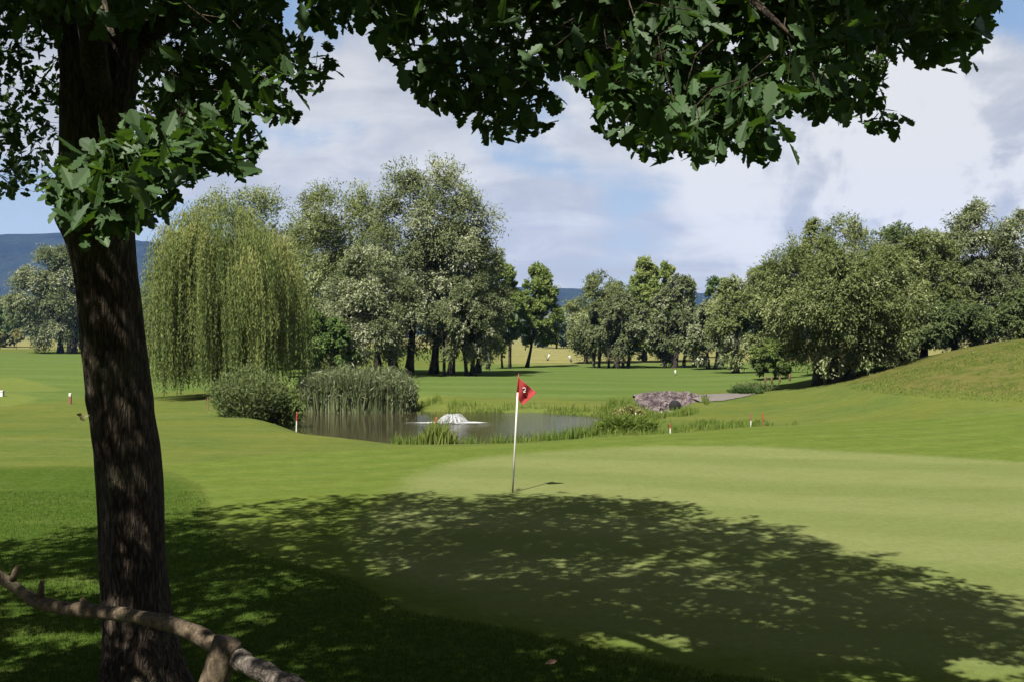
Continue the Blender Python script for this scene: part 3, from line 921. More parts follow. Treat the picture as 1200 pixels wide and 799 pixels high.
# ------------------------------------------------------------------ reeds, bushes, bank grass
def blades(rng, base, hgt, wid, lean=0.25, tone0=0.5, tone_s=0.15, bend=0.35, seg=2, tips=None):
    """tapering blades of grass: each two quads and a tip"""
    n = len(base)
    a = rng.uniform(0, 2 * np.pi, n)
    ln = np.abs(rng.normal(0, lean, n))
    dx, dy = np.cos(a) * ln, np.sin(a) * ln
    wa = rng.uniform(0, np.pi, n)
    wvec = np.stack([np.cos(wa), np.sin(wa), np.zeros(n)], 1) * (wid * rng.uniform(.7, 1.3, n))[:, None] * 0.5
    mid = base + np.stack([dx * hgt * 0.35, dy * hgt * 0.35, hgt * 0.55], 1)
    tip = base + np.stack([dx * hgt * (0.8 + bend), dy * hgt * (0.8 + bend), hgt * (1 - 0.25 * ln)], 1)
    v = np.stack([base - wvec, base + wvec, mid + wvec * 0.8, mid - wvec * 0.8, tip], 1).reshape(-1, 3)
    o = np.arange(n)[:, None] * 5
    q = o + np.array([[0, 1, 2, 3]])
    tr = o + np.array([[3, 2, 4]])
    tn = np.clip(tone0 + rng.normal(0, tone_s, n), 0, 1)
    return v, [q, tr], np.concatenate([tn, tn])


# reed bed on the far shore, left
rng = np.random.default_rng(21)
n = 9000
u = rng.random(n)
bx = -9.6 + u * 5.1
by = 49.2 + rng.random(n) * 2.6 - 0.6 * np.sin(u * np.pi) + 0.4 * (1 - u)
edge_h = 1.75 * (0.62 + 0.38 * np.sin(np.clip(u * 1.02, 0, 1) * np.pi) ** 0.4) * np.where(u > 0.9, 1 - (u - 0.9) * 2.2, 1) * (0.85 + 0.3 * fbm(np.stack([bx * 1.3, by, bx * 0], 1), 3, 4))
base = np.stack([bx, by, np.maximum(height(bx, by), WATER - .1)], 1)
h_ = edge_h * rng.uniform(0.55, 1.12, n) + (WATER - base[:, 2]) * 0 + 0.35
v, f, tn = blades(rng, base, h_, 0.05, 0.22, 0.46, 0.17, 0.3)
V2, F2, T2 = leaf_quads(base + np.stack([rng.normal(0, .12, n), rng.normal(0, .12, n), h_ * rng.uniform(.35, .98, n)], 1),
                        np.stack([rng.normal(0, .7, n), rng.normal(0, .7, n), rng.uniform(.2, 1, n)], 1), rng.normal(size=(n, 3)), 0.34, 0.05), None, None
rb = thing('reed_bed', (-7, 51, WATER), 'dense grey green reed bed standing in the pond behind the water', 'reeds')
off3 = np.array([-7, 51, WATER])
mesh_np('blades', np.concatenate([v, V2[0]]) - off3, [np.concatenate([f[0], V2[1] + len(v)]), f[1]], M['reed'], rb, False,
        {'tone': np.concatenate([tn[:n], np.clip(0.45 + rng.normal(0, .15, n), 0, 1), tn[:n]])})
pl = Geo()
for k in range(60):
    i = int(rng.integers(n))
    b0 = base[i] - off3
    hh_ = h_[i] * 1.08
    pl.tube([b0, b0 + [0.02, 0, hh_ * .5], b0 + [0.06 * rng.normal(), 0, hh_]], [0.012, 0.01, 0.006], 4, False)
pl.build('stalks', M['log'], rb)


def leafy_bush(name, label, px, base_d, wpx, hpx, mat, seed, L=0.17, W=0.05, n_st=260, tone=0.45, cat='bush', depth=0.7):
    rng = np.random.default_rng(seed)
    x = (px - 600) / F * base_d
    z = gz(x, base_d)
    root = thing(name, (x, base_d, z), label, cat)
    rx = wpx / 2 / F * base_d
    hh = hpx / F * base_d
    V, Fq, TN, off = [], [], [], 0
    sg = Geo()
    for k in range(n_st):
        a = rng.uniform(0, 2 * np.pi)
        r = rng.random() ** 0.6
        b0 = np.array([np.cos(a) * r * rx * 0.45, np.sin(a) * r * rx * 0.45 * depth, -0.05])
        tipp = np.array([np.cos(a) * r * rx * rng.uniform(.8, 1.05), np.sin(a) * r * rx * depth, hh * (1 - 0.42 * r ** 2) * rng.uniform(.7, 1.05)])
        s = np.linspace(0.12, 1, 26)
        pos = b0 + (tipp - b0) * s[:, None]
        pos[:, 0] += np.cos(a) * 0.15 * rx * np.sin(s * np.pi)
        pos += rng.normal(0, 0.05 + 0.03 * hh, pos.shape)
        pos[:, 2] = np.maximum(pos[:, 2], 0.05)
        v, f = leaf_quads(pos, (tipp - b0)[None] / hh + rng.normal(0, .5, pos.shape), rng.normal(size=pos.shape), L * rng.uniform(.7, 1.3, len(pos)), W)
        V.append(v)
        Fq.append(f + off)
        off += len(v)
        TN.append(np.clip(tone + rng.normal(0, .08) + rng.normal(0, .12, len(pos)), 0, 1))
        if k % 8 == 0:
            sg.tube([b0, (b0 + tipp) / 2, b0 * .1 + tipp * .9], [.014, .01, .005], 4, False)
    mesh_np('foliage', np.concatenate(V), np.concatenate(Fq), mat, root, False, {'tone': np.concatenate(TN)})
    sg.build('twigs', M['stem'], root)
    return root


leafy_bush('willow_bush', 'rounded feathery willow bush at the near pond corner under the weeping willow', 290, 40.5, 96, 62, M['bush'], 51, n_st=520, L=0.15, W=0.035, tone=0.58)
leafy_bush('willow_bush', 'smaller drooping willow bush between the rounded bush and the pond water', 333, 41.0, 46, 50, M['weep'], 52, n_st=190, tone=0.34)
leafy_bush('weed_clump', 'rough weeds by the low wooden posts near the mound foot', 885, 55, 60, 10, M['bush'], 53, n_st=120, tone=0.55, cat='weeds', L=0.14)
leafy_bush('sedge_clump', 'dense bright green sedge clump at the right end of the pond', 735, 37.0, 72, 16, M['bank'], 54, L=0.28, W=0.03, n_st=480, tone=0.5, cat='sedge')
leafy_bush('flowering_weed', 'yellowish flowering weeds beside the stone bank on the far shore', 738, 46.5, 40, 17, M['yellow'], 55, n_st=120, tone=0.32, cat='weeds', L=0.14)

# tall grass round the pond (one mass)
rng = np.random.default_rng(31)
B, H_ = [], []


def scatter(n, xr, yr, cond, hr):
    x = rng.uniform(*xr, n)
    y = rng.uniform(*yr, n)
    k = cond(x, y)
    x, y = x[k], y[k]
    B.append(np.stack([x, y, height(x, y) - 0.01], 1))
    H_.append(rng.uniform(*hr, len(x)))


clump = lambda x, y, s=1.1, th=0.5: fbm(np.stack([x * s, y * s, x * 0], 1), 3, 8) > th
scatter(14000, (-5, 3.5), (31.5, 38), lambda x, y: (sdist(x, y, pond) > -1.5) & (sdist(x, y, pond) < 0.3) & (x > -3.6) & clump(x, y, 1.2, 0.42), (0.18, 0.60))
scatter(4000, (-8, -3), (33, 44), lambda x, y: (sdist(x, y, pond) > -0.5) & (sdist(x, y, pond) < 0.15), (0.08, 0.25))
scatter(20000, (-6, 8), (40, 53), lambda x, y: (sdist(x, y, pond) > -1.6) & (sdist(x, y, pond) < 0.2) & clump(x, y, 0.9, 0.40), (0.12, 0.42))
scatter(14000, (3, 9), (36, 51), lambda x, y: (ditch_d(x, y) < 2.2) & clump(x, y, 0.8, 0.42) & ~((y > 46.0) & (x > 6.2) & (x < 8.6)), (0.15, 0.45))
scatter(9000, (2.2, 9.5), (33, 41), lambda x, y: (sdist(x, y, FRINGE) < -0.4) & clump(x, y, 0.7, 0.5), (0.08, 0.28))
base = np.concatenate(B)
hh = np.concatenate(H_)
v, f, tn = blades(rng, base, hh, 0.026, 0.28, 0.45, 0.18)
tag(mesh_np('pond_grass', v, f, M['bank'], None, False, {'tone': tn}), 'tall grass fringing the banks of the pond and ditch', 'grass', kind='stuff')

# iris clump with the red stake
n = 420
x0, y0 = gpt(514, 521)
y0 += 2.6
x0 = (514 - 600) / F * y0
bx = x0 + rng.normal(0, .26, n)
by = y0 + rng.normal(0, .25, n)
base = np.stack([bx, by, height(bx, by)], 1)
hgt = rng.uniform(0.45, 1.0, n) * np.exp(-((bx - x0) / .7) ** 2)
v, f, tn = blades(rng, base, hgt, 0.035, 0.22, 0.62, 0.16)
io = mesh_np('iris_clump', v, f, M['bank'], None, False, {'tone': tn})
tag(io, 'tall yellow green iris clump on the near bank in front of the fountain', 'plant')

# near rough grass blades
rng = np.random.default_rng(41)
n = 190000
yy = 8.3 + 12.5 * rng.random(n) ** 1.6
xx = (rng.random(n) - 0.5) * 1.04 * yy * 0.98 - 0.2
k = sdist(xx, yy, NEARROUGH) > 0.02 + 0.1 * rng.random(n)
xx, yy = xx[k], yy[k]
base = np.stack([xx, yy, height(xx, yy) - 0.004], 1)
cl = fbm(np.stack([xx * 1.6, yy * 1.6, xx * 0], 1), 3, 15)
hgt = rng.uniform(0.018, 0.055, len(xx)) * (0.55 + 0.9 * cl)
v, f, tn = blades(rng, base, hgt, 0.007, 0.5, 0.42, 0.17)
tn = np.clip(tn + np.tile((cl - .5) * .5, 2), 0, 1)
tag(mesh_np('rough_grass', v, f, M['rough'], None, False, {'tone': tn}), 'longer rough grass under the oak', 'grass', kind='stuff')
# mound grass tufts
n = 60000
xx = rng.uniform(11, 34, n)
yy = rng.uniform(33, 50, n)
zz3 = height(xx, yy)
k = (zz3 > 0.55) & (fbm(np.stack([xx * .9, yy * .9, xx * 0], 1), 3, 5) > 0.40)
xx, yy, zz3 = xx[k], yy[k], zz3[k]
v, f, tn = blades(rng, np.stack([xx, yy, zz3 - .01], 1), rng.uniform(.03, .09, len(xx)), 0.03, 0.5, 0.5, 0.2)
tag(mesh_np('mound_grass', v, f, M['bank'], None, False, {'tone': tn}), 'dry tufted grass on the mound', 'grass', kind='stuff')

# ------------------------------------------------------------------ fountain
rng = np.random.default_rng(61)
fd = 43.6
fx = (531 - 600) / F * fd
ft = thing('fountain', (fx, fd, WATER), 'low white bubbling fountain spraying in the middle of the pond', 'fountain')
ft.scale = (.86, .86, .86)
g = Geo()
g.tube([(0, 0, -.3), (0, 0, .04), (0, 0, .10)], [.10, .12, .06], 12)
g.build('nozzle', M['black'], ft)
g = Geo()
for k in range(90):
    a = rng.uniform(0, 2 * np.pi)
    R = rng.uniform(.30, .72)
    hgt = rng.uniform(.16, .38)
    s = np.linspace(0, 1, 9)
    rr_ = R * s
    z = hgt * 4 * (s * 0.92 + .06) * (1 - (s * 0.92 + .06))
    path = np.stack([np.cos(a) * rr_, np.sin(a) * rr_, z + .02], 1) + rng.normal(0, .012, (9, 3))
    g.tube(path, rng.uniform(.004, .012) * (0.6 + s), 5, True)
for k in range(1700):
    a = rng.uniform(0, 2 * np.pi)
    s = rng.random() ** .7
    R = .72 * s + rng.normal(0, .05)
    z = abs(.33 * (1 - s ** 2.2) * rng.uniform(.5, 1.12)) + .01
    c = np.array([np.cos(a) * R, np.sin(a) * R, z])
    r = rng.uniform(.005, .014)
    vv = np.array([(1, 0, 0), (-1, 0, 0), (0, 1, 0), (0, -1, 0), (0, 0, 1), (0, 0, -1)]) * r + c
    g.add(vv, np.array([(0, 2, 4), (2, 1, 4), (1, 3, 4), (3, 0, 4), (2, 0, 5), (1, 2, 5), (3, 1, 5), (0, 3, 5)]))
g.build('spray', M['foam'], ft, False)
g = Geo()
an = np.linspace(0, 2 * np.pi, 160, endpoint=False)
lobes_ = 0.50 + 0.70 * np.abs(np.cos(an)) ** 3 + rng.normal(0, .30, 160) + .10 * np.sin(an * 9)
g.add(np.concatenate([np.stack([np.cos(an) * lobes_ * 1.05, np.sin(an) * np.clip(lobes_ * rng.uniform(.6, 1.1, 160), .2, 1.1) * .85, np.full(160, .012)], 1), [(0, 0, .03)]]),
      np.array([(k, (k + 1) % 160, 160) for k in range(160)]))
g.build('foam', M['foam'], ft, False)

# ------------------------------------------------------------------ stone culvert bank and gravel track
rng = np.random.default_rng(71)
cd = 51.5
cxp = (790 - 600) / F * cd
czb = gz(cxp, cd)
cul = thing('stone_culvert', (cxp, cd, czb), 'bank of purple grey rubble stones with a round dark culvert mouth', 'culvert')
zt0 = EYE - (462 - HZ) / F * cd - czb
zt1 = EYE - (472 - HZ) / F * cd - czb
xl = (746 - 790) / F * cd
xr = (842 - 790) / F * cd
# rubble slope core, then individual stones pressed into its face
us = np.linspace(0, 1, 30)
g = Geo()
prof = lambda u: 0.15 + (zt0 - .10) * np.clip(np.sin(np.clip(u * 0.9 + .12, 0, 1) * np.pi) ** .45, 0, 1)
vv = []
for u in us:
    x = xl + (xr - xl) * u
    zt = prof(u)
    vv += [(x, -1.0, -.6), (x, -.35, zt * .55), (x, .15, zt), (x, 1.6, zt + .02), (x, 2.2, -.3)]
vv = np.array(vv)
q = []
for i in range(len(us) - 1):
    for j in range(4):
        q.append((i * 5 + j, (i + 1) * 5 + j, (i + 1) * 5 + j + 1, i * 5 + j + 1))
g.add(vv, np.array(q))
ico = np.array([(1, 0, 0), (-1, 0, 0), (0, 1, 0), (0, -1, 0), (0, 0, 1), (0, 0, -1)], float)
cube8 = np.array([(x, y, z) for x in (-1, 1) for y in (-1, 1) for z in (-1, 1)], float)
cf = np.array([(0, 1, 3, 2), (4, 6, 7, 5), (0, 4, 5, 1), (2, 3, 7, 6), (0, 2, 6, 4), (1, 5, 7, 3)])
for k in range(700):
    u = rng.random()
    s = rng.random()
    x = xl + (xr - xl) * u
    zt = prof(u)
    y = -1.06 + s * 1.2
    z = -.5 + (zt + .5) * s ** .8
    if (x + 0.12) ** 2 + (z - 0.13) ** 2 < .30 ** 2:
        continue
    r = rng.uniform(.06, .13) * np.array([1.25, .9, .8])
    A = np.linalg.qr(rng.normal(size=(3, 3)))[0]
    pts = cube8 * rng.uniform(.6, 1.05, (8, 3)) * r
    g.add(pts @ A.T + np.array([x, y, z]), cf)
g.build('rubble_bank', M['stone'], cul, False)
g = Geo()
s = np.linspace(0, 2 * np.pi, 24, endpoint=False)
path = [(0, -1.0, .12), (0, 1.2, .12)]
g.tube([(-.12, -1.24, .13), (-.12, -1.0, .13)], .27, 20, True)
g.build('pipe_mouth', M['hole'], cul)  # closed pipe end, its dark opening painted on by colour
g = Geo()
gp = [(796, 466), (850, 463), (885, 468), (868, 474), (800, 476)]
for (px, py, w_, h_s, d_, lab) in [(786, 480, .13, .10, 49, 'largest pale boulder in the ditch below the culvert mouth'), (775, 479, .09, .07, 49.8, 'smaller pale stone left of the culvert mouth'),
                                   (769, 480, .07, .06, 49.3, 'smallest pale stone at the left foot of the rubble bank')]:
    g = Geo()
    pts = norm(np.random.default_rng(int(px)).normal(size=(40, 3))) * np.array([w_, w_, h_s])
    x = (px - 600) / F * d_
    import bmesh
    bm = bmesh.new()
    bmesh.ops.create_icosphere(bm, subdivisions=2, radius=1.0)
    vs = np.array([v.co[:] for v in bm.verts])
    fs = np.array([[v.index for v in f_.verts] for f_ in bm.faces])
    bm.free()
    vs = vs * (0.75 + 0.5 * fbm(vs * 1.5 + px, 2, 3))[:, None] * np.array([w_, w_ * .9, h_s])
    o = mesh_np('boulder', vs, fs, M['pale'], None, False)
    o.location = (x, d_, EYE - (py - HZ) / F * d_)
    o.location.z = max(gz(x, d_) + h_s * .4, -0.9)
    tag(o, lab, 'stone', 'pale stones below the culvert')
# track of gravel crossing over the culvert
tp = np.array([(808, 51.6), (828, 52.2), (848, 52.8), (866, 53.2), (886, 53.6)])
tx = np.array([(p_ - 600) / F * d_ for p_, d_ in tp])
ty = tp[:, 1]
sx = np.linspace(0, 1, 40)
cxs = np.interp(sx, np.linspace(0, 1, 5), tx)
cys = np.interp(sx, np.linspace(0, 1, 5), ty)
rows_ = []
hw = np.interp(sx, [0, .3, .7, 1], [.9, 1.15, .8, .1])
for k, o_ in enumerate(np.linspace(-1, 1, 7)):
    xx = cxs - o_ * hw * .35
    yy = cys + o_ * hw * 1.3 + .08 * np.sin(sx * 40 + k)
    bump = 0.22 * (1 - sx) * (1 - abs(o_)) + .03
    rows_.append(np.stack([xx, yy, height(xx, yy) + bump], 1))
rows_ = np.array(rows_)
R_, S_ = rows_.shape[:2]
ii = (np.arange(R_ - 1)[:, None] * S_ + np.arange(S_ - 1)[None, :])
tag(mesh_np('gravel_path', rows_.reshape(-1, 3), np.stack([ii, ii + 1, ii + S_ + 1, ii + S_], -1).reshape(-1, 4), M['gravel'], smooth=True), kind='structure')


# ------------------------------------------------------------------ stakes and markers
def stake(px, base_y, hpx, d, label, lower, upper, group='hazard stakes round the pond', name='hazard_stake', frac=0.55, wid=.034, lean=0.0, cat='stake'):
    x = (px - 600) / F * d
    z = gz(x, d)
    zb = EYE - (base_y - HZ) / F * d
    ztop = EYE - (base_y - hpx - HZ) / F * d
    zb = min(z, zb)
    h = max(ztop - zb, .2)
    r = thing(name, (x, d, zb), label, cat, group)
    r.rotation_euler = (0, lean, 0)
    g = Geo()
    w_ = wid / 2
    g.box((-w_, -w_, -.15), (w_, w_, h * frac))
    g.build('shaft', lower, r, False)
    g = Geo()
    w2 = w_ * 1.06
    g.box((-w2, -w2, h * frac), (w2, w2, h * .96))
    g.add(np.array([(-w2, -w2, h * .96), (w2, -w2, h * .96), (w2, w2, h * .96), (-w2, w2, h * .96), (0, 0, h)]), np.array([(0, 1, 4), (1, 2, 4), (2, 3, 4), (3, 0, 4)]))
    g.build('cap', upper, r, False)
    return r


leafy_bush('weed_clump', 'dark low weeds at the far end of the gravel track', 874, 53.6, 44, 7, M['green'], 56, n_st=160, tone=0.15, cat='weeds', L=0.12)
stake(347, 497, 15, 38.8, 'white stake with red top at the left pond corner beside the willow bush', M['white'], M['red'], lean=.03)
stake(243.5, 479, 14, 43.0, 'all red stake half hidden under the weeping willow strands', M['rust'], M['rust'])
stake(511, 508, 20, 32.6, 'stake with bright red head standing in the iris clump', M['rust'], M['red'], wid=.06, frac=.72)
stake(785.5, 508, 12, 33.4, 'white stake with red top in short grass at the lip of the green', M['white'], M['red'], lean=-.02)
stake(745, 492, 9, 37.3, 'weathered stake poking out of the sedge clump', M['post'], M['white'])
stake(880, 494, 11, 37.5, 'pale stake with red top, left of the pair near the mound', M['white'], M['rust'])
stake(894, 494, 11, 37.5, 'red stake, right of the pair near the mound', M['rust'], M['red'])
stake(82, 474, 14, 46.5, 'red stake with white cap by the small tee on the left', M['rust'], M['white'], 'tee markers on the left', 'marker_stake', .72, .09)
GP = 'low wooden posts under the right trees'
for px, h_, lab in [(897, 7, 'thickest low brown post, leftmost of the row below the light bush'), (904.5, 6, 'low brown post second from the left in the row below the light bush'),
                    (914, 5, 'lowest brown post in the middle of the row below the light bush'), (925.5, 6, 'low brown post at the right end of the row by the dark trunk')]:
    d = 61.5
    x = (px - 600) / F * d
    g = Geo()
    zz4 = gz(x, d)
    r = thing('wooden_post', (x, d, zz4), lab, 'post', GP)
    hh_ = h_ / F * d + .1
    g.tube([(0, 0, -.2), (0, 0, hh_ * .9), (0.005, 0, hh_)], [.075 if h_ == 7 else .06, .06, .045], 8, True, .1)
    g.build('shaft', M['post'], r)
    g = Geo()
    g.tube([(0, 0, hh_), (0, 0, hh_ + .03)], [.045, .02], 8)
    g.build('cap', M['rust'], r)
# white tee marker box on the far left
x, d = gpt(1, 467)
g = Geo()
g.box((-.11, -.09, 0), (.11, .09, .22))
g.box((-.125, -.105, .22), (.125, .105, .27))
o = g.build('tee_marker', M['white'], None, False)
o.location = (x, d, gz(x, d))
tag(o, 'white tee marker block on the mown tee cut by the left edge', 'marker')
x, d = gpt(791.5, 440)
g = Geo()
g.tube([(0, 0, 0), (0, 0, .30), (0, 0, .36)], [.05, .07, .03], 8)
o = g.build('tee_marker', M['white'], None, True)
o.location = (x, d, gz(x, d))
tag(o, 'tiny pale marker post on the far fairway edge before the middle trees', 'marker')


# golf trolleys far out on the straw coloured fairway
def trolley(px, py, label, flip=1):
    x, d = gpt(px, py)
    r = thing('golf_trolley', (x, d, gz(x, d)), label, 'golf trolley', 'golf trolleys on the far fairway')
    r.scale = (.72, .72, .72)
    g = Geo()
    g.tube([(0, 0, .16), (-.18 * flip, 0, .75), (-.22 * flip, 0, .95)], [.13, .15, .15], 10)
    g.build('bag', M['white'], r)
    g = Geo()
    for k in range(5):
        g.tube([(-.2 * flip, -.06 + .03 * k, .9), ((-.28 - .02 * k) * flip, -.08 + .04 * k, 1.12)], [.012, .025], 5)
    g.tube([(.05 * flip, 0, .2), (.45 * flip, 0, .82), (.6 * flip, 0, .88)], [.02, .02, .025], 6)
    g.build('handle', M['black'], r)
    for s_ in (-1, 1):
        g = Geo()
        a = np.linspace(0, 2 * np.pi, 17)
        g.tube(np.stack([.13 * np.cos(a) + .05 * flip, np.full(17, .26 * s_), .14 + .13 * np.sin(a)], 1), .022, 6, False)
        g.tube([(.05 * flip, .25 * s_, .14), (.05 * flip, .27 * s_, .14)], [.11, .11], 12)
        g.build('wheel', M['black'], r)
    return r


trolley(642, 422, 'smaller white bag on a trolley, farther left on the far fairway', -1)
trolley(669, 423, 'white bag on a trolley with dark handle, nearer the middle tree group', 1)

# ------------------------------------------------------------------ flag
fb = at(600.5, 577, 20.65)
ftp = at(607.8, 437, 20.62)
fb[2] = gz(fb[0], fb[1])
fl = thing('golf_flag', tuple(fb), 'leaning white flagstick with drooping red numbered flag in the green', 'flag')
top = ftp - fb
g = Geo()
g.tube([(0, 0, -.05), top * .5, top * .84], [.0175, .0175, .016], 12)
g.build('pole', M['white'], fl)
g = Geo()
g.tube([top * .84, top * .96, top], [.016, .012, .004], 10)
g.build('tip', M['red'], fl)
# flag surface: hangs from the hoist, folded over itself
pxm = 20.63 / F
loc = lambda px, py, y: np.array([(px - 600) * pxm, y, EYE - (py - HZ) * pxm]) - np.array([fb[0], 0, fb[2]])
NU, NV = 26, 20
U, Vv = np.meshgrid(np.linspace(0, 1, NU), np.linspace(0, 1, NV))
h0, h1 = loc(608.3, 442.5, 0), loc(606.8, 465.5, 0)
f0, f1 = loc(628.8, 459.8, 0), loc(612.6, 474.5, 0)
P = (h0 * (1 - Vv)[..., None] + h1 * Vv[..., None]) * (1 - U)[..., None] + (f0 * (1 - Vv)[..., None] + f1 * Vv[..., None]) * U[..., None]
yfold = lambda u, v_: -0.020 - 0.050 * np.sin(u * np.pi * 1.9 + v_ * 1.2) * u ** .7 - 0.020 * np.sin(u * 9 - v_ * 4) * u
P[..., 1] = yfold(U, Vv)
P[..., 2] -= 0.012 * np.sin(U * np.pi) * Vv
ii = (np.arange(NV - 1)[:, None] * NU + np.arange(NU - 1)[None, :])
fq = np.stack([ii, ii + 1, ii + NU + 1, ii + NU], -1).reshape(-1, 4)
fm = plain_mat('red_flag_cloth', (0.15, 0.008, 0.008), 0.75, 0.1, 14.0)
fo = mesh_np('flag', P.reshape(-1, 3), fq, fm, fl, True)
so = fo.modifiers.new('thick', 'SOLIDIFY')
so.thickness = 0.003
# hem wrapped round the pole to the left
g = Geo()
a_, b_, c_, d_ = loc(608.0, 443, .02), loc(606.5, 463, .03), loc(603.9, 464.5, .05), loc(605.4, 459, .04)
g.add(np.array([a_, b_, c_, d_, a_ + [0, .004, 0], b_ + [0, .004, 0], c_ + [0, .004, 0], d_ + [0, .004, 0]]), np.array([(0, 1, 2, 3), (7, 6, 5, 4), (0, 4, 5, 1), (1, 5, 6, 2), (2, 6, 7, 3), (3, 7, 4, 0)]))
g.build('hem', fm, fl, False)


def flag_pt(px, py):
    """point of the cloth shown at (px,py), 6 mm proud of it"""
    tgt = loc(px, py, 0)
    dd = np.hypot(P[..., 0] - tgt[0], P[..., 2] - tgt[2])
    j = np.unravel_index(dd.argmin(), dd.shape)
    return np.array([tgt[0], P[j][1] - .008, tgt[2]])


num = [(612.6, 455.2), (613.2, 454.2), (614.6, 453.9), (615.9, 454.6), (616.1, 456.0), (615.2, 457.2), (613.7, 458.3), (612.9, 459.4), (614.4, 459.3), (616.2, 459.0)]
pts = np.array([flag_pt(*p_) for p_ in num])
pts[:, 1] = np.linspace(pts[:, 1].min(), pts[:, 1].min() - .002, len(pts))
g = Geo()
g.tube(pts, .0085, 5)
g.build('numeral', M['white'], fl)

# ------------------------------------------------------------------ rustic fence in front of the oak
fe = thing('rustic_fence', (-1.05, 4.0, gz(-1.05, 4.0)), 'rustic fence of crooked bare logs in the near left corner', 'fence')
fo3 = np.array([-1.05, 4.0, gz(-1.05, 4.0)])


def smooth_path(pts, n):
    pts = np.asarray(pts, float)
    s = np.linspace(0, 1, len(pts))
    q = np.linspace(0, 1, n)
    out = np.stack([np.interp(q, s, pts[:, k]) for k in range(3)], 1)
    for _ in range(3):
        out[1:-1] = (out[:-2] + 2 * out[1:-1] + out[2:]) / 4
    return out


r1 = [(-140, 600, 5.0), (-60, 642, 4.85), (0, 676, 4.7), (20, 690, 4.65), (42, 706, 4.6), (75, 713, 4.5), (110, 716, 4.45), (140, 720, 4.4), (170, 724, 4.3), (200, 731, 4.2), (228, 742, 4.1), (250, 755, 4.03), (262, 763, 4.0)]
p1 = smooth_path([at(*q_) for q_ in r1], 70) - fo3
g = Geo()
s = np.linspace(0, 1, 70)
g.tube(p1, (0.023 + 0.010 * s) * (1 + .10 * np.sin(s * 31) * np.sin(s * 17)), 18, True, .16, 5)
# broken twig stubs
for (px, py, d_, dx, dz) in [(46, 700, 4.58, .01, .07), (14, 680, 4.66, .02, .06), (100, 710, 4.46, -.02, .03)]:
    c = at(px, py, d_) - fo3
    g.tube([c, c + [dx * .5, 0, dz * .6], c + [dx, 0, dz]], [.016, .013, .009], 7, True, .2)
g.build('rail', M['log'], fe)
r2 = [(262, 752, 4.10), (274, 763, 4.02), (290, 775, 3.85), (318, 789, 3.75), (345, 803, 3.65), (400, 838, 3.45), (520, 915, 3.1)]
p2 = smooth_path([at(px, py + 4, d_) for px, py, d_ in r2], 60) - fo3
g = Geo()
s = np.linspace(0, 1, 60)
g.tube(p2, (0.033 + 0.006 * s) * (1 + .12 * np.sin(s * 43) * np.sin(s * 13 + 1)), 18, True, .22, 9)
g.build('rail', M['wood'], fe)


def post(top_px, bot_px, d, r0, r1_):
    tpt = at(top_px[0], top_px[1], d) - fo3
    dirn = at(bot_px[0], bot_px[1], d) - fo3 - tpt
    dirn /= abs(dirn[2])
    gzz = gz(tpt[0] + fo3[0], d) - fo3[2]
    bpt = tpt + dirn * (tpt[2] - gzz + .15)
    g = Geo()
    q = np.linspace(0, 1, 24)
    path = tpt + (bpt - tpt) * q[:, None]
    path[:, 0] += .01 * np.sin(q * 9)
    g.tube(path[::-1], (r0 + (r1_ - r0) * q)[::-1], 20, True, .10, 3)
    g.build('post', M['log'], fe)


post((266, 750), (247, 800), 3.97, .050, .062)
post((-140, 596), (-150, 700), 5.03, .05, .06)
post((520, 908), (525, 1000), 3.12, .05, .06)

# ------------------------------------------------------------------ the oak
rng = np.random.default_rng(101)
OD = 9.0
ox, oy = at(152, 760, OD)[:2]
oz = gz(ox, oy)
oak = thing('oak_tree', (ox, oy, oz), 'big oak with dark ridged trunk and overhanging lobed leaves at the near left', 'tree')
oo = np.array([ox, oy, oz])
tr_px = [(862, 166, 150), (830, 166, 122), (799, 165, 106), (780, 162, 99), (760, 159.5, 94), (735, 155.5, 88), (700, 151.5, 84), (650, 150.5, 83), (600, 149.5, 82.5), (560, 148, 82), (520, 144.5, 82), (480, 140, 81), (440, 136, 79), (400, 132.5, 77),
         (350, 128.5, 76), (310, 124.5, 79), (275, 119.5, 86), (250, 118, 89), (200, 118, 86), (150, 119.5, 88), (100, 122, 94), (40, 123, 100), (0, 122, 104), (-60, 124, 92), (-140, 130, 78), (-260, 140, 62), (-420, 150, 44), (-600, 165, 22), (-700, 170, 9)]
tr = np.array(tr_px, float)
q = np.linspace(0, 1, 230)
qq = np.linspace(0, 1, len(tr))
py = np.interp(q, qq, tr[:, 0])
cxp_ = np.interp(q, qq, tr[:, 1])
wdp = np.interp(q, qq, tr[:, 2])
for a_ in (py, cxp_, wdp):
    for _ in range(4):
        a_[1:-1] = (a_[:-2] + 2 * a_[1:-1] + a_[2:]) / 4
tpath = np.stack([(cxp_ - 600) / F * OD, np.full(len(q), OD), EYE - (py - HZ) / F * OD], 1) - oo
tpath[:, 1] += 0.10 * np.sin(q * 7)
trad = wdp * 0.955 / 2 / F * OD
seg = 72
ang = np.linspace(0, 2 * np.pi, seg, endpoint=False)
ring = tpath[:, None, :] + trad[:, None, None] * np.stack([np.cos(ang), np.sin(ang), np.zeros(seg)], 1)[None]
pc = np.stack([np.cos(ang)[None, :] * np.ones((len(q), 1)) * 4.5, np.sin(ang)[None, :] * np.ones((len(q), 1)) * 4.5, tpath[:, 2:3] * 0.7 * np.ones((1, seg))], -1)
rid = np.abs(fbm(pc, 4, 61) - 0.5) * 2
lump = fbm(np.stack([np.cos(ang)[None, :] * np.ones((len(q), 1)), np.sin(ang)[None, :] * np.ones((len(q), 1)), tpath[:, 2:3] * 1.1 * np.ones((1, seg))], -1), 3, 62) - .5
root_f = np.exp(-np.clip(tpath[:, 2:3] + .0, 0, 9) / .22) * 0.22 * np.sin(ang * 5 + 1.0)[None, :]
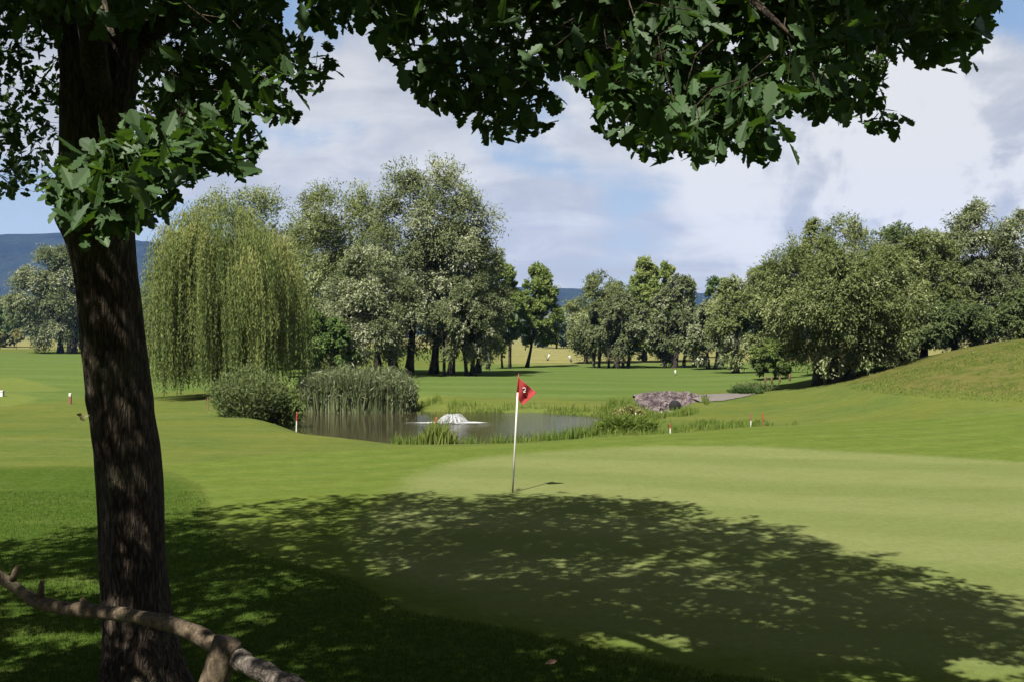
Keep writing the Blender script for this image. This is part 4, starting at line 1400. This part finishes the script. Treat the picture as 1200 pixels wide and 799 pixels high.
# knot holes and a burr
kn = np.zeros((len(q), seg))
for (py_k, a_k, amp, s_z, s_a) in [(502, -2.0, .035, .10, .25), (255, math.pi, .06, .12, .4), (570, -1.5, -.03, .09, .2), (470, math.pi, .03, .09, .3)]:
    z_k = EYE - (py_k - HZ) / F * OD - oz
    da = (ang - a_k + np.pi) % (2 * np.pi) - np.pi
    kn += amp * np.exp(-((tpath[:, 2:3] - z_k) / s_z) ** 2) * np.exp(-(da[None, :] / s_a) ** 2)
disp = 1 + 0.10 * lump * 1.2 + root_f
rr_ = trad[:, None] * disp - 0.016 * (1 - sstep(rid, 0.02, 0.35)) + kn
ring = tpath[:, None, :] + rr_[..., None] * np.stack([np.cos(ang), np.sin(ang), np.zeros(seg)], 1)[None]
ii = np.arange(len(q) - 1)[:, None] * seg
jj = np.arange(seg)[None, :]
tq = np.stack([ii + jj, ii + (jj + 1) % seg, ii + seg + (jj + 1) % seg, ii + seg + jj], -1).reshape(-1, 4)
mesh_np('trunk', ring.reshape(-1, 3), tq, M['bark'], oak, True)

# limbs
bg_ = Geo()
limb_pts = []


def limb(pts, r0, r1_=0.012, n=34, sd=0):
    p_ = smooth_path(np.array(pts, float) - oo, n)
    rg = np.random.default_rng(sd)
    p_[2:-1] += np.cumsum(rg.normal(0, .014, (n - 3, 3)), 0) * 0.7
    s = np.linspace(0, 1, n)
    bg_.tube(p_, r0 * (1 - s) ** .8 + r1_, 10, True, .15, sd)
    limb_pts.append(p_)
    return p_


T = lambda z: np.array([ox - .22, oy, z])
limb([T(4.7), (-2.9, 7.6, 5.3), (-2.2, 5.8, 5.3), (-1.75, 4.6, 4.7), (-1.45, 4.05, 4.05)], .10, .006, sd=1)
limb([T(5.2), (-2.4, 8.0, 6.2), (-1.0, 6.6, 6.3), (0.3, 5.4, 5.6), (0.9, 4.6, 4.6), (1.1, 4.3, 4.1)], .14, .006, sd=2)
limb([T(5.6), (-2.0, 8.6, 6.6), (0.2, 7.8, 7.0), (2.0, 6.9, 6.3), (2.9, 6.4, 5.2)], .15, .008, sd=3)
limb([T(5.0), (-2.2, 9.0, 6.1), (-0.8, 8.2, 6.4), (0.0, 7.0, 5.6), (0.1, 5.6, 4.5)], .12, .006, sd=4)
limb([T(5.3), (-4.4, 9.6, 6.1), (-5.8, 10.2, 6.5), (-7.2, 10.6, 6.0)], .13, .008, sd=5)
limb([T(5.8), (-4.6, 7.6, 6.8), (-5.6, 5.8, 7.0), (-6.4, 4.0, 6.2)], .13, .008, sd=6)
limb([T(6.0), (-2.6, 10.8, 7.4), (-1.6, 12.6, 8.2), (-0.8, 14.0, 8.0)], .13, .008, sd=7)
limb([T(6.4), (-1.6, 9.6, 8.0), (-0.2, 10.0, 9.0), (0.9, 10.1, 8.8)], .12, .008, sd=8)
limb([T(6.6), (-3.4, 7.4, 8.0), (-2.8, 5.2, 8.8), (-2.2, 3.0, 8.4)], .12, .008, sd=9)
limb([T(6.0), (-2.0, 7.0, 7.2), (0.6, 4.6, 7.6), (2.6, 2.4, 7.0)], .13, .008, sd=10)
limb([T(7.4), (-3.0, 9.0, 9.4), (-2.6, 8.6, 11.2)], .10, .008, sd=11)
limb([T(5.1), (-3.8, 9.8, 5.8), (-4.4, 11.4, 6.0), (-4.8, 12.8, 5.8)], .09, .008, sd=12)

# ---- leaf template (lobed oak leaf, two halves folded on the midrib)
half = np.array([(0.0, 0.0), (0.035, 0.06), (0.10, 0.16), (0.165, 0.22), (0.11, 0.31), (0.20, 0.38), (0.265, 0.46), (0.17, 0.53), (0.245, 0.61), (0.285, 0.70), (0.18, 0.74), (0.20, 0.84), (0.12, 0.92), (0.06, 0.98), (0.0, 1.0)])
half2 = np.array([(0.0, 0.0), (0.13, 0.17), (0.16, 0.25), (0.12, 0.32), (0.24, 0.42), (0.24, 0.50), (0.17, 0.55), (0.27, 0.65), (0.26, 0.73), (0.18, 0.77), (0.17, 0.89), (0.08, 0.98), (0.0, 1.0)])

VIEW = [(-400, -3000), (-400, 236), (0, 236), (20, 230), (42, 243), (66, 232), (78, 200), (160, 182), (200, 200), (240, 196), (268, 196), (288, 208), (302, 172), (278, 140), (300, 128), (330, 141), (350, 138), (346, 112), (332, 100), (360, 104), (378, 122), (393, 85), (388, 62),
        (346, 54), (322, 40), (318, -40), (362, -40), (364, 26), (385, 36), (403, 32), (405, 16), (420, 25), (445, 30), (452, 62), (470, 70), (480, 82), (482, 98), (512, 126), (530, 120), (548, 142), (572, 157), (592, 150), (612, 162), (630, 147), (655, 128),
        (640, 112), (618, 92), (622, 80), (655, 80), (682, 96), (705, 116), (706, 146), (732, 166), (742, 173), (772, 184), (790, 166), (815, 187), (842, 182), (850, 152), (858, 166), (872, 172), (892, 192), (902, 194), (908, 172), (945, 186), (926, 166), (914, 150), (915, 122),
        (936, 116), (952, 138), (968, 130), (986, 137), (992, 128), (1012, 132), (1032, 152), (1052, 154), (1058, 142), (1040, 112), (1022, 92), (1040, 60), (1062, 60), (1082, 72), (1106, 62), (1108, 82), (1128, 90), (1142, 62), (1152, 38), (1163, 4), (1172, -60), (1300, -500), (1700, -3000)]
HERO = [(56, 226), (76, 205), (92, 150), (140, 135), (165, 90), (200, 85), (235, 130), (238, 190), (205, 230), (182, 254), (130, 280), (98, 282), (95, 262), (58, 247)]
SHADE = [gpt(*p_) for p_ in [(-900, 588), (-200, 594), (0, 600), (60, 606), (100, 604), (190, 604), (240, 598), (270, 587), (340, 588), (400, 582), (480, 577), (560, 581), (640, 578), (700, 585), (790, 587), (860, 598), (900, 612), (932, 626), (940, 634), (990, 640), (1012, 655),
                            (1060, 657), (1100, 680), (1140, 690), (1190, 715), (1250, 742), (1350, 810), (1700, 1500), (1700, 9000), (-3000, 9000), (-3000, 800)]]
LIT = [(755, 752, 70, 12), (60, 748, 75, 13), (60, 683, 60, 7), (1175, 787, 60, 14), (290, 722, 40, 6), (275, 745, 34, 6), (130, 690, 60, 8)]


def oak_ok(pw, shade=True, m=0.0, mh=0.0):
    """keep a leaf where the photographed crown has foliage, judged by its outline and by its shadow on the ground"""
    x, y, z = pw.T
    d = np.maximum(y, 0.05)
    u = 600 + F * x / d
    v_ = HZ - F * (z - EYE) / d
    infr = (y > 0.2) & (u > -60) & (u < 1260) & (v_ > -40)
    ok = ~infr
    i_ = np.nonzero(infr)[0]
    ok[i_] = (sdist(u[i_], v_[i_], VIEW) > m) | (sdist(u[i_], v_[i_], HERO) > mh)
    ok &= ~(infr & (y < 3.3))
    if not shade:
        return ok
    k = z / SUN_DIR[2]
    sxx, syy = x - SUN_DIR[0] * k, y - SUN_DIR[1] * k
    return ok & (in_poly(sxx, syy, SHADE) | (syy < 6))


def oak_lit(pw):
    """openings that leave the sunlit patches on the shaded grass"""
    x, y, z = pw.T
    k = z / SUN_DIR[2]
    sxx, syy = x - SUN_DIR[0] * k, y - SUN_DIR[1] * k
    sh = np.ones(len(pw), bool)
    uu = 600 + F * sxx / np.maximum(syy, .1)
    vv_ = HZ + F * EYE / np.maximum(syy, .1)
    for (a_, b_, ra, rb_) in LIT:
        sh &= ~(((uu - a_) / ra) ** 2 + ((vv_ - b_) / rb_) ** 2 < 1.0)
    return sh


# ---- twig sprays
cl_c = []
# along the limbs
for lp in limb_pts:
    w_ = lp + oo
    for k in range(150):
        i = int(len(w_) * (0.35 + 0.65 * rng.random() ** .7)) - 1
        cl_c.append(w_[max(i, 0)] + rng.normal(0, 1, 3) * np.array([.55, .55, .4]))
# through the crown volume, thickest near its surface
CC, CR = np.array([-2.3, 8.0, 7.1]), np.array([7.7, 7.7, 4.3])
nv = 17000
dv = rand_dir(rng, nv)
rv = rng.random(nv) ** .38
# foliage masses with gaps between them
pv_ = CC + dv * rv[:, None] * CR
gap = fbm(pv_ * 0.55, 2, 19)
pv_ = pv_[gap > 0.36]
cl_c = np.concatenate([np.array(cl_c), pv_])
# low sprays hanging in front, where leaves show largest
hero = [(85, 225, 4.25), (105, 165, 4.2), (120, 200, 4.15), (150, 185, 4.3), (140, 235, 4.2), (110, 250, 4.2), (175, 165, 4.5), (205, 175, 4.6), (180, 215, 4.4), (160, 150, 4.4), (265, 175, 4.7), (255, 150, 4.8), (225, 100, 4.5), (240, 60, 4.4), (300, 100, 4.8), (335, 115, 5.0), (365, 95, 5.0),
        (885, 130, 4.3), (860, 150, 4.4), (900, 165, 4.3), (840, 160, 4.6), (870, 110, 4.4), (800, 45, 4.6), (770, 60, 4.5), (830, 70, 4.7), (780, 150, 5.0), (725, 130, 4.8), (735, 90, 4.7), (600, 135, 4.9), (565, 125, 5.0), (625, 120, 4.8), (540, 95, 5.0), (500, 90, 5.2), (690, 70, 4.8),
        (990, 110, 6.3), (1030, 135, 6.3), (960, 105, 6.2), (1090, 55, 6.4), (1125, 60, 6.5), (1070, 30, 6.2), (470, 45, 5.2), (20, 200, 8.5), (40, 220, 9.5), (15, 150, 10), (50, 180, 10.5), (30, 100, 9), (55, 130, 11)]
hc = np.array([at(*h_) for h_ in hero])
extra = []
for c, h_ in zip(hc, hero):
    for q_ in range(7):
        extra.append(c + rng.normal(0, .14, 3) * np.array([1, 1.6, 1]))
# fill of the visible hanging foliage
nfill = 5200
uu = rng.uniform(-80, 1190, nfill)
vv = rng.uniform(-60, 275, nfill)
dd_ = np.where(uu < 78, rng.uniform(8.0, 12.5, nfill), rng.uniform(4.2, 8.8, nfill))
pf = np.stack([(uu - 600) / F * dd_, dd_, EYE - (vv - HZ) / F * dd_], 1)
kk = in_poly(uu, vv, VIEW)
pf = pf[kk][:2100]
gf = fbm(pf * 1.5, 2, 33)
pf = pf[gf > 0.0]
nbase = len(cl_c)
cl_c = np.concatenate([cl_c, np.array(extra), pf])

ncl = len(cl_c)
per = 15
ci = np.repeat(np.arange(ncl), per)
ca = norm(rng.normal(size=(ncl, 3)) + np.array([0.1, -0.25, -0.15]))       # twig axis
tpos = np.tile(np.linspace(0, 1, per), ncl)
base_p = cl_c[ci] + ca[ci] * ((tpos - .6) * 0.42)[:, None] + rng.normal(0, .035, (len(ci), 3))
ld = norm(ca[ci] * 0.6 + rng.normal(0, .75, (len(ci), 3)) + np.array([0, 0, -.28]))
LL = rng.uniform(.075, .135, len(ci))
cen_ = base_p + ld * (LL * .55)[:, None]
tip_ = base_p + ld * LL[:, None]
ok = oak_ok(cen_, False, -9.0, -9.0) & oak_ok(tip_, False, -16.0, -16.0)
# whole sprays stand or fall together at the rim of the crown
jit = cl_c + (np.stack([fbm(cl_c * 0.9, 2, 70), fbm(cl_c * 0.9, 2, 80), fbm(cl_c * 0.9, 2, 90)], 1) - .5) * np.array([2.4, 2.4, .8])
kc = jit[:, 2] / SUN_DIR[2]
cok = sdist(jit[:, 0] - SUN_DIR[0] * kc, jit[:, 1] - SUN_DIR[1] * kc, SHADE) > 0.10
d_c = np.maximum(cl_c[:, 1], .1)
u_c = 600 + F * cl_c[:, 0] / d_c
v_c = HZ - F * (cl_c[:, 2] - EYE) / d_c
vis = (cl_c[:, 1] > .5) & (v_c > -10) & (u_c > -150) & (u_c < 1300)
ishero = (np.arange(ncl) >= nbase) & (np.arange(ncl) < nbase + len(extra))
cok &= oak_ok(cl_c, False, 4.0, 4.0)
cok &= ~(vis & (u_c < 74) & (cl_c[:, 1] < 7.8))
cok &= ~(vis & (u_c < 78) & (v_c > 30) & (rng.random(ncl) < 0.6))
cok &= ~(vis & (u_c > 66) & (u_c < 172) & (cl_c[:, 1] < 9.4) & ~ishero)      # the trunk stays clear up to the fork
cn = fbm(cl_c * 1.9, 2, 33)
cok &= ~(vis & ~ishero & (cn < np.interp(v_c, [-10, 40, 120], [0.485, 0.57, 0.59])))
ok &= cok[ci]
ok &= oak_lit(cl_c + (jit - cl_c) * .22)[ci]
# openings in the crown that let sun reach some of the hanging sprays
for hx in (1, 2, 3, 4, 5, 6, 7, 8, 10, 12, 15, 17, 18, 19, 20, 21, 22, 23, 24, 26, 27, 34, 36, 38):
    rel = cen_ - hc[hx]
    al = rel @ SUN_DIR
    dist = np.linalg.norm(rel - al[:, None] * SUN_DIR, axis=1)
    ok &= ~((al > 0.20) & (dist < (0.38 if hx < 9 else 0.27)))
base_p, ld, LL, cen_, ci = base_p[ok], ld[ok], LL[ok], cen_[ok], ci[ok]
nn = norm(rng.normal(0, .6, ld.shape) + np.array([-.15, -.35, .9]))
wv_ = norm(np.cross(ld, nn))
nrm = np.cross(wv_, ld)
near = (cen_[:, 1] < 7.6) & (cen_[:, 2] < 5.6) & (cen_[:, 1] > 2.5)
fold = rng.uniform(.05, .35, len(ld))
curl = rng.uniform(-.15, .30, len(ld))
Vs, Fs, Ts = [], {}, {}
off = 0
tone_all = np.clip(0.45 + rng.normal(0, .16, len(ld)), 0, 1)
for tmpl, sel in ((half, near), (half2, ~near)):
    ix = np.nonzero(sel)[0]
    m = len(tmpl)
    loop = np.arange(m)
    for sgn in (1, -1):
        x_ = tmpl[:, 0] * sgn
        y_ = tmpl[:, 1]
        Lx = LL[ix][:, None, None]
        v = base_p[ix][:, None, :] + Lx * (ld[ix][:, None, :] * y_[None, :, None] + wv_[ix][:, None, :] * x_[None, :, None]
                                           + nrm[ix][:, None, :] * (np.abs(x_)[None, :] * fold[ix][:, None] - curl[ix][:, None] * y_[None, :] ** 2)[..., None])
        f = off + np.arange(len(ix))[:, None] * m + (loop if sgn > 0 else loop[::-1])[None, :]
        Vs.append(v.reshape(-1, 3))
        off += len(ix) * m
        Fs.setdefault(m, []).append(f)
        Ts.setdefault(m, []).append(tone_all[ix])
crown = mesh_np('crown', np.concatenate(Vs) - oo, [np.concatenate(Fs[m]) for m in Fs], M['oakleaf'], oak, False, {'tone': np.concatenate([np.concatenate(Ts[m]) for m in Ts])})
print('oak leaves', len(ld))

# twigs carrying the sprays
cnt = np.bincount(ci, minlength=ncl)
allp = np.concatenate([l_[12:] for l_ in limb_pts]) + oo
sel = np.nonzero(cnt >= 9)[0]
tv, tf = [], []
for i in sel:
    c = cl_c[i]
    e = c + ca[i] * 0.14
    s0 = c - ca[i] * 0.25
    dl = np.linalg.norm(allp - s0, axis=1)
    j = dl.argmin()
    back_ = s0 + (allp[j] - s0) * min(1.0, 0.10 / max(dl[j], .01))
    sag = rng.normal(0, .018, 3)
    ptsw = np.array([back_ + sag, s0 + sag * .5 + np.array([0, 0, .015]), c - ca[i] * .1 - sag, c + sag * .4, e])
    if np.hypot(back_[0] - ox + .2, back_[1] - oy) < 1.0 or (66 < u_c[i] < 185 and d_c[i] < 9) or not oak_ok(ptsw).all():
        continue
    bg_.tube(ptsw - oo, [.0035, .0034, .003, .0024, .0014], 4, False)
bg_.build('branches', M['bark'], oak)
# small pale sprig on the left edge of the trunk
sp_c = at(103, 486, OD - .05) - oo
sp_c[0] += -0.0
v, f = leaf_quads(np.array([sp_c + [.02, -.10, 0], sp_c + [-.03, -.10, .01], sp_c + [.0, -.12, -.02]]), np.array([(1, 0, .2), (-1, .1, .2), (.6, 0, -.5)]), np.array([(0, -1, .6)] * 3), 0.06, 0.035)
mesh_np('sprig', v, f, M['yellow'], oak, False, {'tone': np.array([.9, .8, 1.0])})

# fallen leaf on the shaded grass
x, d = gpt(645, 785)
z = gz(x, d)
lf = np.concatenate([half * [1, 1], half[::-1][1:-1] * [-1, 1]])
vv = np.stack([(lf[:, 1] - .5) * .11, lf[:, 0] * .13, .012 + .05 * np.abs(lf[:, 0]) + .02 * lf[:, 1] ** 2], 1)
o = mesh_np('fallen_leaf', vv, np.array([list(range(len(lf)))]), M['deadleaf'])
o.location = (x, d, z + .045)
o.rotation_euler = (.35, 0, .3)
so = o.modifiers.new('thick', 'SOLIDIFY')
so.thickness = .0015
tag(o, 'curled brown fallen oak leaf on the shaded grass at the bottom edge', 'leaf')
